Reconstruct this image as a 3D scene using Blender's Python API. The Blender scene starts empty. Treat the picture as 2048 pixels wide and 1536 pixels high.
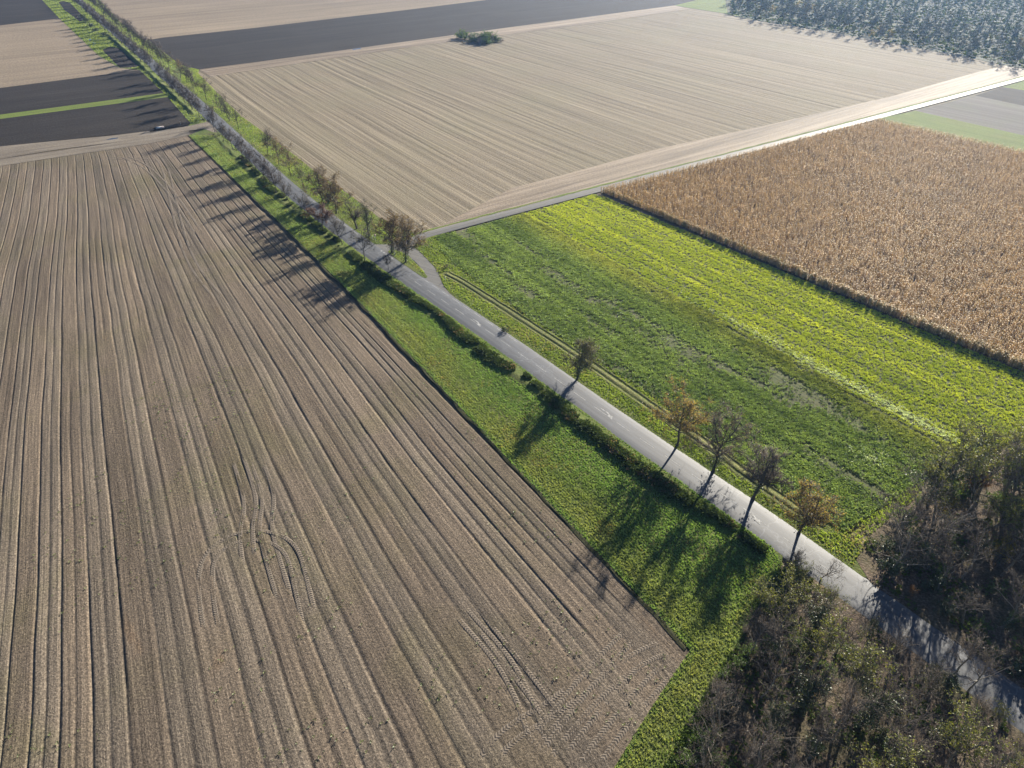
import bpy, math, random
import numpy as np
from mathutils import Vector
from mathutils.geometry import tessellate_polygon

# ------------------------------------------------------------------ camera, sky, sun, exposure
scene = bpy.context.scene
col = scene.collection
CAM_H, PITCH, FOC = 85.0, math.radians(35.3), 1420.0      # drone height, downward tilt, focal length for a 2048 px wide frame
cam_d = bpy.data.cameras.new('camera')
cam = bpy.data.objects.new('camera', cam_d)
col.objects.link(cam)
cam.location = (0, 0, CAM_H)
cam.rotation_euler = (math.pi / 2 - PITCH, 0, 0)
cam_d.sensor_width = 36.0
cam_d.lens = FOC / 2048 * 36.0
cam_d.clip_start, cam_d.clip_end = 0.5, 9000.0
scene.camera = cam

SUN_AZ, SUN_EL = math.radians(31.0), math.radians(18.7)
world = bpy.data.worlds.new('World')
scene.world = world
world.use_nodes = True
wn = world.node_tree.nodes
wn.clear()
sky = wn.new('ShaderNodeTexSky')
sky.sky_type = 'NISHITA'
sky.sun_disc = False
sky.sun_elevation, sky.sun_rotation = SUN_EL, SUN_AZ
sky.altitude = 200
sky.air_density, sky.dust_density, sky.ozone_density = 0.55, 0.05, 1.5
bg = wn.new('ShaderNodeBackground')
bg.inputs['Strength'].default_value = 0.05
wo = wn.new('ShaderNodeOutputWorld')
world.node_tree.links.new(sky.outputs[0], bg.inputs[0])
world.node_tree.links.new(bg.outputs[0], wo.inputs[0])

sun_d = bpy.data.lights.new('sun', 'SUN')
sun_d.energy = 5.0
sun_d.angle = math.radians(0.53)
sun_d.color = (1.0, 0.92, 0.78)
sun = bpy.data.objects.new('sun', sun_d)
col.objects.link(sun)
to_sun = Vector((math.sin(SUN_AZ) * math.cos(SUN_EL), math.cos(SUN_AZ) * math.cos(SUN_EL), math.sin(SUN_EL)))
sun.rotation_euler = to_sun.to_track_quat('Z', 'Y').to_euler()
sun.location = (0, 0, 200)

vs = scene.view_settings
vs.view_transform = 'Standard'
vs.look = 'None'
vs.gamma = 1.0
vs.use_curve_mapping = False
vs.exposure = 1.5

# ------------------------------------------------------------------ helpers
def ground(u, v):
    """photo point -> metres on the flat ground"""
    dx, dy = (u - 1024) / FOC, (768 - v) / FOC
    y = math.cos(PITCH) + dy * math.sin(PITCH)
    z = -math.sin(PITCH) + dy * math.cos(PITCH)
    t = -CAM_H / z
    return np.array([dx * t, y * t])

def gp(pts):
    return np.array([ground(u, v) for u, v in pts])

def hd(deg):
    a = math.radians(deg)
    return np.array([math.sin(a), math.cos(a)])

def vnoise(x, y, scale, seed=0):
    x = np.asarray(x, float) / scale + 1000.0
    y = np.asarray(y, float) / scale + 1000.0
    xi, yi = np.floor(x).astype(np.int64), np.floor(y).astype(np.int64)
    fx, fy = x - xi, y - yi
    fx, fy = fx * fx * (3 - 2 * fx), fy * fy * (3 - 2 * fy)
    def h(a, b):
        n = (a * 374761393 + b * 668265263 + seed * 974634377) & 0xffffffff
        n = ((n ^ (n >> 13)) * 1274126177) & 0xffffffff
        return ((n ^ (n >> 16)) & 0xffff) / 65535.0
    return (h(xi, yi) * (1 - fx) + h(xi + 1, yi) * fx) * (1 - fy) + (h(xi, yi + 1) * (1 - fx) + h(xi + 1, yi + 1) * fx) * fy

def inside(P, poly):
    x, y = P[:, 0], P[:, 1]
    r = np.zeros(len(P), bool)
    n = len(poly)
    for i in range(n):
        x0, y0 = poly[i]
        x1, y1 = poly[(i + 1) % n]
        if y0 == y1:
            continue
        r ^= ((y0 > y) != (y1 > y)) & (x < (x1 - x0) * (y - y0) / (y1 - y0) + x0)
    return r

def line_dist(P, a, b):
    """signed distance to the line a>b, positive to its left"""
    d = (b - a) / np.linalg.norm(b - a)
    return d[0] * (P[:, 1] - a[1]) - d[1] * (P[:, 0] - a[0])

def path_dist(P, path):
    best = np.full(len(P), 1e9)
    for a, b in zip(path[:-1], path[1:]):
        d = b - a
        t = np.clip(((P - a) @ d) / (d @ d), 0, 1)
        best = np.minimum(best, np.hypot(*(P - (a + t[:, None] * d)).T))
    return best

def mesh(name, V, faces, mats, mi=None, uv=None, colr=None, smooth=False):
    """faces: list of int arrays (n,3) or (n,4); mi: list of material slots, one per array"""
    V = np.asarray(V, np.float32)
    me = bpy.data.meshes.new(name)
    faces = [np.asarray(f, np.int32) for f in faces if len(f)]
    lt = np.concatenate([np.full(len(f), f.shape[1], np.int32) for f in faces])
    lv = np.concatenate([f.ravel() for f in faces])
    ls = np.concatenate([[0], np.cumsum(lt)[:-1]]).astype(np.int32)
    me.vertices.add(len(V))
    me.vertices.foreach_set('co', V.ravel())
    me.loops.add(len(lv))
    me.loops.foreach_set('vertex_index', lv)
    me.polygons.add(len(lt))
    me.polygons.foreach_set('loop_start', ls)
    if mi is not None:
        me.polygons.foreach_set('material_index', np.concatenate([np.full(len(f), m, np.int32) for f, m in zip(faces, mi)]))
    if smooth:
        me.polygons.foreach_set('use_smooth', np.ones(len(lt), bool))
    for m in (mats if isinstance(mats, (list, tuple)) else [mats]):
        me.materials.append(m)
    if uv is not None:
        l = me.uv_layers.new(name='UVMap')
        l.data.foreach_set('uv', np.asarray(uv, np.float32)[lv].ravel())
    if colr is not None:
        c = np.ones((len(V), 4), np.float32)
        c[:, :3] = colr
        a = me.attributes.new('col', 'FLOAT_COLOR', 'POINT')
        a.data.foreach_set('color', c.ravel())
    me.update(calc_edges=True)
    return me

def obj(name, me, parent=None, loc=(0, 0, 0), rz=0.0, sc=1.0, **props):
    o = bpy.data.objects.new(name, me)
    col.objects.link(o)
    o.location = loc
    o.rotation_euler = (0, 0, rz)
    o.scale = (sc, sc, sc) if np.isscalar(sc) else sc
    if parent is not None:
        o.parent = parent
    for k, v in props.items():
        o[k] = v
    return o

def frame_uv(P, heading):
    q, p = hd(heading), hd(heading + 90)
    return np.stack([P @ p, P @ q], 1)

def sheet(name, P, z, heading, m, kind='structure', parent=None, **props):
    P = np.asarray(P, float)
    tri = np.array(tessellate_polygon([[Vector((x, y, 0)) for x, y in P]]))
    a, b, c = P[tri[:, 0]], P[tri[:, 1]], P[tri[:, 2]]
    cr = (b[:, 0] - a[:, 0]) * (c[:, 1] - a[:, 1]) - (b[:, 1] - a[:, 1]) * (c[:, 0] - a[:, 0])
    tri[cr < 0] = tri[cr < 0][:, ::-1]
    V = np.column_stack([P, np.full(len(P), z)])
    o = obj(name, mesh(name, V, [tri], m, uv=frame_uv(P, heading)), parent, **props)
    if parent is None:
        o['kind'] = kind
    return o

def grid_mesh(name, V, m, uv, smooth=True):
    """V (rows, cols, 3)"""
    r, c = V.shape[:2]
    i = np.arange(r * c).reshape(r, c)
    f = np.stack([i[:-1, :-1], i[:-1, 1:], i[1:, 1:], i[1:, :-1]], -1).reshape(-1, 4)
    a, b, d = V[0, 0], V[0, 1], V[1, 0]
    if np.cross(b - a, d - a)[2] < 0:
        f = f[:, ::-1]
    return mesh(name, V.reshape(-1, 3), [f], m, uv=uv.reshape(-1, 2), smooth=smooth)

def resample(path, step):
    path = np.asarray(path, float)
    for _ in range(3):                                   # smooth the corners
        q = [path[0]]
        for a, b in zip(path[:-1], path[1:]):
            q += [a * .75 + b * .25, a * .25 + b * .75]
        q.append(path[-1])
        path = np.array(q)
    s = np.concatenate([[0], np.cumsum(np.hypot(*np.diff(path, axis=0).T))])
    t = np.arange(0, s[-1], step)
    return np.stack([np.interp(t, s, path[:, 0]), np.interp(t, s, path[:, 1])], 1), t

def normals2(path):
    d = np.gradient(path, axis=0)
    d /= np.linalg.norm(d, axis=1)[:, None]
    return np.stack([d[:, 1], -d[:, 0]], 1)              # to the right of travel

def ribbon(name, path, s, offs, zs, m, wob=0.0, seed=1):
    """strip along a path: cross section given by offsets and heights"""
    n = normals2(path)
    offs, zs = np.asarray(offs, float), np.asarray(zs, float)
    o = offs[None, :] + (wob * (vnoise(s[:, None] + offs[None] * 0.3, offs[None, :] * 3 + 0 * s[:, None], 3.0, seed) - .5) if wob else 0)
    V = np.concatenate([path[:, None, :] + n[:, None, :] * o[..., None], np.broadcast_to(zs[None, :, None], (len(path), len(offs), 1))], -1)
    uv = np.stack([np.broadcast_to(offs[None], V.shape[:2]), np.broadcast_to(s[:, None], V.shape[:2])], -1)
    return grid_mesh(name, V, m, uv)

# ------------------------------------------------------------------ materials
def new_mat(name):
    m = bpy.data.materials.new(name)
    m.use_nodes = True
    nt = m.node_tree
    nt.nodes.clear()
    out = nt.nodes.new('ShaderNodeOutputMaterial')
    return m, nt, out

class NT:
    def __init__(s, nt): s.nt = nt
    def n(s, t, **kw):
        x = s.nt.nodes.new(t)
        for k, v in kw.items():
            setattr(x, k, v)
        return x
    def l(s, a, b): s.nt.links.new(a, b)
    def noise(s, vec, scale, detail=3, rough=.6, dist=0):
        x = s.n('ShaderNodeTexNoise')
        x.inputs['Scale'].default_value = scale
        x.inputs['Detail'].default_value = detail
        x.inputs['Roughness'].default_value = rough
        x.inputs['Distortion'].default_value = dist
        s.l(vec, x.inputs['Vector'])
        return x.outputs[0]
    def mapping(s, vec, sc, loc=(0, 0, 0)):
        x = s.n('ShaderNodeMapping')
        x.inputs['Scale'].default_value = sc
        x.inputs['Location'].default_value = loc
        s.l(vec, x.inputs['Vector'])
        return x.outputs[0]
    def ramp(s, f, stops):
        x = s.n('ShaderNodeValToRGB')
        e = x.color_ramp.elements
        while len(e) < len(stops):
            e.new(.5)
        for el, (p, c) in zip(e, stops):
            el.position = p
            el.color = (*c, 1) if len(c) == 3 else c
        s.l(f, x.inputs[0])
        return x.outputs[0]
    def mix(s, f, a, b, mode='MIX'):
        x = s.n('ShaderNodeMix', data_type='RGBA', blend_type=mode)
        for sock, val in ((x.inputs[0], f), (x.inputs[6], a), (x.inputs[7], b)):
            if hasattr(val, 'links'):
                s.l(val, sock)
            elif np.isscalar(val):
                sock.default_value = val
            else:
                sock.default_value = (*val, 1)
        return x.outputs[2]
    def math(s, op, a, b=0.0, c=None):
        x = s.n('ShaderNodeMath', operation=op)
        for i, val in enumerate((a, b) if c is None else (a, b, c)):
            if hasattr(val, 'links'):
                s.l(val, x.inputs[i])
            else:
                x.inputs[i].default_value = val
        return x.outputs[0]
    def range(s, f, a, b, c, d):
        x = s.n('ShaderNodeMapRange')
        s.l(f, x.inputs[0])
        for i, v in enumerate((a, b, c, d)):
            x.inputs[i + 1].default_value = v
        return x.outputs[0]
    def bump(s, h, strength, dist):
        x = s.n('ShaderNodeBump')
        x.inputs['Strength'].default_value = strength
        x.inputs['Distance'].default_value = dist
        s.l(h, x.inputs['Height'])
        return x.outputs[0]
    def principled(s, out, colr, rough=.9, spec=.2, normal=None):
        b = s.n('ShaderNodeBsdfPrincipled')
        for sock, val in ((b.inputs['Base Color'], colr), (b.inputs['Roughness'], rough)):
            if hasattr(val, 'links'):
                s.l(val, sock)
            elif np.isscalar(val):
                sock.default_value = val
            else:
                sock.default_value = (*val, 1)
        b.inputs['Specular IOR Level'].default_value = spec
        if normal is not None:
            s.l(normal, b.inputs['Normal'])
        s.l(b.outputs[0], out.inputs[0])
        return b

def field_mat(name, dark, mid, light, row=1.0, row_len=.02, row_amt=.6, patch=25., patch_amt=.35, patch_tint=None, clod=.35,
              bump=.5, bump_d=.12, spec=.15, rough=.95, broad=1.6):
    """farm soil or stubble: streaks along the rows (uv in metres: x across, y along), large patches, clods with relief"""
    m, nt, out = new_mat(name)
    t = NT(nt)
    uv = t.n('ShaderNodeUVMap').outputs[0]
    pos = t.n('ShaderNodeNewGeometry').outputs['Position']
    st1 = t.noise(t.mapping(uv, (row, row_len * row, 1)), 1.0, 4, .65)
    st2 = t.noise(t.mapping(uv, (row * .23, row_len * row * .3, 1), (7, 3, 0)), 1.0, 2, .5)
    fine = t.noise(pos, 1 / clod, 3, .7)
    f = t.math('ADD', t.math('MULTIPLY', t.math('SUBTRACT', st1, .5), row_amt * 2.4), t.math('MULTIPLY', t.math('SUBTRACT', st2, .5), row_amt * broad))
    f = t.math('ADD', f, t.math('MULTIPLY', t.math('SUBTRACT', fine, .5), 1.5))
    f = t.math('ADD', f, .5)
    c = t.ramp(f, [(0.12, dark), (0.5, mid), (0.88, light)])
    pn = t.noise(pos, 1 / patch, 4, .6, .4)
    if patch_tint is not None:
        c = t.mix(t.range(pn, .45, .75, 0, patch_amt), c, patch_tint)
    else:
        c = t.mix(t.range(pn, .3, .7, 0, patch_amt), c, t.mix(1.0, c, (.62, .62, .64), 'MULTIPLY'))
    h = t.math('ADD', t.math('MULTIPLY', fine, 1.0), t.math('MULTIPLY', st1, .9))
    t.principled(out, c, rough, spec, t.bump(h, bump, bump_d))
    return m

def plant_mat(name, trans=.35, tint=(1, 1, 1), rough=.6, gloss=.06):
    """leaves coloured plant by plant (attribute col), light shining through"""
    m, nt, out = new_mat(name)
    t = NT(nt)
    a = t.n('ShaderNodeAttribute', attribute_name='col').outputs['Color']
    c = t.mix(1.0, a, tint, 'MULTIPLY')
    d = t.n('ShaderNodeBsdfDiffuse')
    tr = t.n('ShaderNodeBsdfTranslucent')
    t.l(c, d.inputs[0])
    t.l(t.mix(1.0, c, (1.25, 1.2, .55), 'MULTIPLY'), tr.inputs[0])
    mx = t.n('ShaderNodeMixShader')
    mx.inputs[0].default_value = trans
    t.l(d.outputs[0], mx.inputs[1]); t.l(tr.outputs[0], mx.inputs[2])
    g = t.n('ShaderNodeBsdfGlossy')
    g.inputs['Roughness'].default_value = rough
    g.inputs['Color'].default_value = (.9, .95, 1, 1)
    m2 = t.n('ShaderNodeMixShader')
    m2.inputs[0].default_value = gloss
    t.l(mx.outputs[0], m2.inputs[1]); t.l(g.outputs[0], m2.inputs[2])
    t.l(m2.outputs[0], out.inputs[0])
    return m

def leaf_mat(name, stops, trans=.35, gloss=.05):
    m, nt, out = new_mat(name)
    t = NT(nt)
    r = t.n('ShaderNodeNewGeometry').outputs['Random Per Island']
    c = t.ramp(r, stops)
    d = t.n('ShaderNodeBsdfDiffuse'); tr = t.n('ShaderNodeBsdfTranslucent')
    t.l(c, d.inputs[0])
    t.l(t.mix(1.0, c, (1.2, 1.15, .6), 'MULTIPLY'), tr.inputs[0])
    mx = t.n('ShaderNodeMixShader'); mx.inputs[0].default_value = trans
    t.l(d.outputs[0], mx.inputs[1]); t.l(tr.outputs[0], mx.inputs[2])
    g = t.n('ShaderNodeBsdfGlossy'); g.inputs['Roughness'].default_value = .5
    m2 = t.n('ShaderNodeMixShader'); m2.inputs[0].default_value = gloss
    t.l(mx.outputs[0], m2.inputs[1]); t.l(g.outputs[0], m2.inputs[2])
    t.l(m2.outputs[0], out.inputs[0])
    return m

def bark_mat(name, a, b):
    m, nt, out = new_mat(name)
    t = NT(nt)
    pos = t.n('ShaderNodeTexCoord').outputs['Object']
    f = t.noise(t.mapping(pos, (3, 3, .7)), 2.0, 4, .7)
    rnd = t.n('ShaderNodeObjectInfo').outputs['Random']
    c = t.ramp(f, [(.3, a), (.7, b)])
    c = t.mix(t.math('MULTIPLY', rnd, .45), c, t.mix(1.0, c, (.62, .55, .5), 'MULTIPLY'))
    t.principled(out, c, .9, .15, t.bump(f, .6, .05))
    return m

def plain_mat(name, c, rough=.7, spec=.3, var=.25, scale=6.0):
    m, nt, out = new_mat(name)
    t = NT(nt)
    pos = t.n('ShaderNodeTexCoord').outputs['Object']
    f = t.noise(pos, scale, 4, .65)
    k = t.mix(t.range(f, .3, .75, 0, 1), tuple(x * (1 - var) for x in c), tuple(min(1, x * (1 + var * .4)) for x in c))
    t.principled(out, k, rough, spec, t.bump(f, .2, .02))
    return m

def asphalt_mat(name, base, crack=.35, patchy=.4, rough=.55, spec=.35):
    m, nt, out = new_mat(name)
    t = NT(nt)
    uv = t.n('ShaderNodeUVMap').outputs[0]
    pos = t.n('ShaderNodeNewGeometry').outputs['Position']
    streak = t.noise(t.mapping(uv, (1.6, .02, 1)), 1.0, 3, .55)
    patch = t.noise(t.mapping(uv, (.5, .12, 1), (4, 0, 0)), 1.0, 4, .65, .6)
    fine = t.noise(pos, 5.0, 3, .7)
    c = t.mix(t.range(streak, .35, .65, 0, 1), tuple(x * .78 for x in base), tuple(x * 1.15 for x in base))
    c = t.mix(t.range(patch, .52, .62, 0, patchy), c, tuple(x * 1.22 for x in base))
    c = t.mix(t.range(fine, .3, .8, .0, .45), c, tuple(x * .6 for x in base))
    warp = t.n('ShaderNodeTexVoronoi', feature='DISTANCE_TO_EDGE')
    warp.inputs['Scale'].default_value = .22
    wv = t.n('ShaderNodeVectorMath', operation='ADD')
    nz = t.n('ShaderNodeTexNoise'); nz.inputs['Scale'].default_value = .6; nz.inputs['Detail'].default_value = 4
    t.l(pos, nz.inputs['Vector'])
    sc = t.n('ShaderNodeVectorMath', operation='SCALE'); sc.inputs['Scale'].default_value = 3.0
    t.l(nz.outputs['Color'], sc.inputs[0])
    t.l(pos, wv.inputs[0]); t.l(sc.outputs[0], wv.inputs[1])
    t.l(wv.outputs[0], warp.inputs['Vector'])
    gate = t.range(t.noise(pos, .03, 2), .45, .6, 0, crack)
    ck = t.math('MULTIPLY', t.range(warp.outputs['Distance'], .012, .03, 1, 0), gate)
    c = t.mix(ck, c, tuple(min(1, x * 1.6) for x in base))
    t.principled(out, c, rough, spec, t.bump(fine, .25, .02))
    return m

M = {}
def furrow_mat():
    """grey-brown stubble: bouts of alternating tone between the furrows, fine drill rows, clods and straw"""
    m, nt, out = new_mat('grey_brown_stubble')
    t = NT(nt)
    uv = t.n('ShaderNodeUVMap').outputs[0]
    pos = t.n('ShaderNodeNewGeometry').outputs['Position']
    sep = t.n('ShaderNodeSeparateXYZ'); t.l(uv, sep.inputs[0])
    bout = t.math('FLOOR', t.math('DIVIDE', sep.outputs[0], 2.62))
    cb = t.n('ShaderNodeCombineXYZ')
    t.l(t.math('MULTIPLY', bout, 7.31), cb.inputs[0]); t.l(t.math('MULTIPLY', sep.outputs[1], .012), cb.inputs[1])
    bn = t.noise(cb.outputs[0], 1.0, 2, .5)
    rows = t.noise(t.mapping(uv, (4.2, .05, 1)), 1.0, 3, .6)
    rows2 = t.noise(t.mapping(uv, (1.3, .012, 1), (3, 9, 0)), 1.0, 3, .6)
    clod = t.noise(pos, 3.2, 4, .75)
    clod2 = t.noise(pos, 9.0, 2, .6)
    f = t.math('MULTIPLY', t.math('SUBTRACT', bn, .5), .5)
    for n_, k_ in ((rows, .8), (rows2, .3), (clod, 1.5), (clod2, 1.1)):
        f = t.math('ADD', f, t.math('MULTIPLY', t.math('SUBTRACT', n_, .5), k_))
    f = t.math('ADD', f, .5)
    c = t.ramp(f, [(.1, (.045, .037, .030)), (.42, (.118, .098, .078)), (.62, (.178, .144, .110)), (.92, (.34, .28, .212))])
    tone = t.math('FRACT', t.math('MULTIPLY', bout, .5))
    c = t.mix(t.math('MULTIPLY', tone, .55), c, t.mix(1.0, c, (1.10, .98, .88), 'MULTIPLY'))
    grn = t.noise(pos, .035, 4, .65, .5)
    c = t.mix(t.range(grn, .48, .72, 0, .55), c, t.mix(1.0, c, (.72, .82, .52), 'MULTIPLY'))
    rust = t.noise(t.mapping(uv, (.35, .06, 1), (1, 5, 0)), 1.0, 3, .6)
    c = t.mix(t.range(rust, .66, .78, 0, .4), c, t.mix(1.0, c, (1.25, .98, .72), 'MULTIPLY'))
    h = t.math('ADD', t.math('ADD', clod, t.math('MULTIPLY', clod2, .4)), t.math('MULTIPLY', rows, .7))
    t.principled(out, c, .95, .12, t.bump(h, .75, .12))
    return m
M['stubble_left'] = furrow_mat()
M['stubble_tan'] = field_mat('tan_stubble', (.088, .073, .050), (.205, .168, .117), (.35, .295, .21), row=2.0, row_len=.004, row_amt=.8, broad=.7, patch=45, patch_amt=.35,
                             patch_tint=(.2, .19, .11), clod=.45, bump=.6, bump_d=.10)
M['headland'] = field_mat('tan_headland', (.14, .108, .076), (.24, .188, .135), (.36, .29, .215), row=.5, row_len=.03, row_amt=.8, patch=20, patch_amt=.3, clod=.6, bump=.6, spec=.2, rough=.85)
M['stubble_far'] = field_mat('far_tan_stubble', (.15, .115, .085), (.25, .20, .145), (.36, .29, .21), row=.3, row_len=.03, row_amt=.3, patch=60, patch_amt=.4, clod=1.1, bump=.7, bump_d=.3)
M['plough'] = field_mat('dark_ploughed_soil', (.009, .007, .006), (.021, .017, .015), (.046, .038, .032), row=.5, row_len=.05, row_amt=.35, patch=40, patch_amt=.5,
                        patch_tint=(.036, .030, .027), clod=.8, bump=.8, bump_d=.25)
M['grey_field'] = field_mat('grey_harrowed_soil', (.07, .065, .06), (.115, .105, .10), (.17, .155, .14), row=.4, row_len=.02, row_amt=.5, patch=18, patch_amt=.4, patch_tint=(.10, .13, .06), clod=.6)
M['crop_soil'] = field_mat('soil_under_crop', (.05, .06, .025), (.10, .12, .045), (.16, .16, .08), row=1.2, row_len=.05, row_amt=.5, patch=9, patch_amt=.5, patch_tint=(.095, .08, .06), clod=.4)
M['meadow'] = field_mat('green_meadow_turf', (.06, .095, .018), (.13, .18, .035), (.21, .24, .06), row=.8, row_len=.1, row_amt=.3, patch=14, patch_amt=.5, patch_tint=(.15, .15, .05), clod=.5, bump=.9, bump_d=.2)
M['verge'] = field_mat('verge_turf', (.05, .075, .018), (.10, .135, .03), (.17, .185, .06), row=.6, row_len=.15, row_amt=.3, patch=7, patch_amt=.6, patch_tint=(.14, .115, .055), clod=.4, bump=.9, bump_d=.15)
M['litter'] = field_mat('brown_leaf_litter', (.06, .045, .033), (.15, .112, .082), (.30, .23, .17), row=.8, row_len=1, row_amt=.3, patch=8, patch_amt=.8, patch_tint=(.055, .07, .025), clod=.35, bump=.9, bump_d=.15)
M['base'] = field_mat('open_farmland', (.10, .08, .06), (.17, .14, .10), (.26, .21, .15), row=.1, row_len=.05, row_amt=.4, patch=150, patch_amt=.5, patch_tint=(.09, .11, .04), clod=2)
M['dirt'] = field_mat('dirt_track', (.12, .10, .08), (.20, .17, .135), (.30, .26, .21), row=1.0, row_len=.05, row_amt=.5, patch=12, patch_amt=.4, clod=.5)
M['asphalt'] = asphalt_mat('worn_asphalt', (.12, .125, .135), crack=.6, patchy=.6, rough=.6, spec=.3)
M['track'] = asphalt_mat('pale_track_asphalt', (.165, .16, .15), crack=.3, rough=.7, spec=.2)
M['paint'] = plain_mat('worn_white_road_paint', (.42, .42, .41), .7, .3, .6, 1.6)
M['tyre'] = None
M['water'] = plain_mat('puddle_water', (.03, .035, .04), .06, .6, .1)
M['bark'] = bark_mat('grey_bark', (.055, .048, .042), (.14, .125, .11))
M['twig'] = bark_mat('grey_brown_twigs', (.09, .078, .068), (.19, .168, .148))
M['twig_av'] = bark_mat('dark_grey_twigs', (.075, .064, .056), (.15, .13, .115))
M['bark_pale'] = bark_mat('pale_robinia_bark', (.16, .14, .115), (.38, .345, .285))
M['twig_far'] = bark_mat('olive_grey_twigs', (.085, .09, .07), (.17, .175, .13))
M['leaf_brown'] = leaf_mat('brown_autumn_leaves', [(0, (.11, .07, .035)), (.45, (.21, .135, .065)), (.8, (.31, .215, .10)), (1, (.27, .24, .09))])
M['leaf_purple'] = leaf_mat('dark_red_brown_leaves', [(0, (0.078, 0.033, 0.026)), (.6, (0.156, 0.072, 0.052)), (1, (0.260, 0.130, 0.072))])
M['leaf_gold'] = leaf_mat('golden_brown_leaves', [(0, (.15, .10, .03)), (.4, (.29, .20, .06)), (.8, (.42, .31, .10)), (1, (.34, .34, .10))], .55)
M['leaf_yellow'] = leaf_mat('yellow_leaves', [(0, (.22, .18, .02)), (.6, (.42, .33, .03)), (1, (.35, .34, .06))])
M['leaf_orange'] = leaf_mat('rust_orange_leaves', [(0, (.15, .06, .012)), (.6, (.30, .13, .025)), (1, (.33, .2, .04))])
M['leaf_olive'] = leaf_mat('olive_green_leaves', [(0, (.05, .07, .02)), (.5, (.13, .15, .035)), (1, (.30, .30, .07))])
M['leaf_far'] = leaf_mat('dull_dark_green_leaves', [(0, (.014, .021, .011)), (.6, (.027, .036, .017)), (1, (.05, .06, .026))], .35, .0)
M['leaf_ivy'] = leaf_mat('dark_ivy_leaves', [(0, (0.019, 0.040, 0.013)), (.6, (0.044, 0.075, 0.020)), (1, (0.088, 0.125, 0.037))], .2, .10)
M['leaf_fresh'] = leaf_mat('green_shrub_leaves', [(0, (0.042, 0.084, 0.021)), (.5, (0.091, 0.154, 0.035)), (1, (0.168, 0.252, 0.056))], .4)
M['crop'] = plant_mat('crop_leaves', .42, (1.8, 1.8, 1.8), .55, .05)
M['crop_gloss'] = plant_mat('glossy_crop_leaves', .45, (1.75, 1.75, 1.7), .6, .02)
M['corn'] = plant_mat('dry_maize_leaves', .15, (1, 1, 1), .5, .05)
M['bramble'] = plant_mat('bramble_leaves', .35, (1.4, 1.4, 1.4), .6, .015)
M['white'] = plain_mat('white_plastic', (.78, .78, .76), .45, .4, .1)
M['black'] = plain_mat('black_plastic', (.03, .03, .03), .5, .4, .1)
M['red'] = plain_mat('red_sign_paint', (.55, .04, .03), .4, .4, .1)
M['steel'] = plain_mat('grey_steel', (.35, .36, .37), .4, .5, .2)
M['concrete'] = plain_mat('pinkish_concrete', (.42, .36, .33), .9, .2, .3, 2)
M['sheeting'] = plain_mat('pale_blue_sheeting', (.55, .66, .72), .4, .4, .15)

# ------------------------------------------------------------------ ground and fields
rng = np.random.default_rng(7)
sheet('ground', [(-4000, -600), (4000, -600), (4000, 6000), (-4000, 6000)], -0.24, 146, M['base'])

# road axis, far to near
road_px = [(128, -22), (160, 4), (187, 27), (215, 52), (260, 90), (300, 124), (330, 152), (380, 194), (440, 249), (537.7, 342), (600, 397.5), (697.6, 472),
           (760, 516), (820, 557), (917.7, 623), (1044, 710), (1250, 858), (1421, 974), (1503, 1030), (1699, 1173), (1808, 1251), (2048, 1423), (2180, 1518)]
road, road_s = resample(gp(road_px), 2.0)
RW = 2.95
rn = normals2(road)                                     # travel is towards the camera, so +n points to the photo's left side
if (rn @ np.array([-1., -.3])).mean() < 0:
    rn = -rn
left_edge, right_edge = road + rn * RW, road - rn * RW
def near_road(u, v):
    p = ground(u, v)
    return int(np.argmin(((road - p) ** 2).sum(1)))

def under_road(u0, v0, u1, v1, step=6):
    a, b = near_road(u0, v0), near_road(u1, v1)
    st = step if b > a else -step
    return road[a:b:st]

# --- big furrowed field left of the road
A_top = ground(377, 272)
A_dir = (ground(377, 272) - ground(0, 322)); A_dir /= np.linalg.norm(A_dir)
strip_a, strip_b = ground(1380, 1300), ground(1232, 1536)          # inner edge of the grass strip beside the wood
per = 2.62
offs = np.array([-.46, -.30, -.20, -.10, 0, .10, .20, .32, .5, .8, 1.05, 1.2, 1.31, 1.42, 1.58, 1.8])
cols = []
for k in range(-44, 1):
    cols += [k * per + o for o in offs if k * per + o <= 0.02]
acol = np.array(sorted(set(np.round(cols + [0.0], 3))))
sA = np.arange(-9, 302, 2.0)
def a_head(a):
    x = np.clip((a + 50) / 50, 0, 1)
    return 153.3 + (146.7 - 153.3) * (x * x * (3 - 2 * x))
hh = np.radians(a_head(acol))
dirs = np.stack([np.sin(hh), np.cos(hh)], 1)
AA, SS = np.meshgrid(acol, sA)
PA = A_top + acol[None, :, None] * A_dir + sA[:, None, None] * dirs[None]
wob = (vnoise(SS, AA, 60, 3) - .5) * 1.3 + (vnoise(SS, AA * 2, 12, 4) - .5) * .2
wob *= np.clip(-AA / 6, 0, 1) * np.clip(SS / 15, 0, 1)
PA = PA + wob[..., None] * A_dir
frac = (AA / per + .5) % 1 - .5
d = frac * per
lineid = np.round(AA / per)
depth = .6 + vnoise(SS, lineid * 50, 35, 5) * .6
zA = -.115 * depth * np.exp(-(d / .14) ** 2) + .022 * depth * np.exp(-((d - .33) / .15) ** 2) + .015 * depth * np.exp(-((d + .33) / .14) ** 2)
zA += .04 * (vnoise(SS, AA * 6, 2.2, 8) - .5) + .01 * (lineid % 2)
fan = np.clip((SS - 50) / 60, 0, 1) * np.clip((AA + 58) / 10, 0, 1) * ((np.floor(AA / per) % 2 == 0) | (vnoise(SS, np.floor(AA / per) * 50, 60, 15) > .6))
d2 = ((AA / per) % 1 - .5) * per
zA += fan * (-.085 * np.exp(-(d2 / .14) ** 2) + .022 * np.exp(-((d2 - .36) / .18) ** 2))
flat = PA.reshape(-1, 2)
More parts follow.
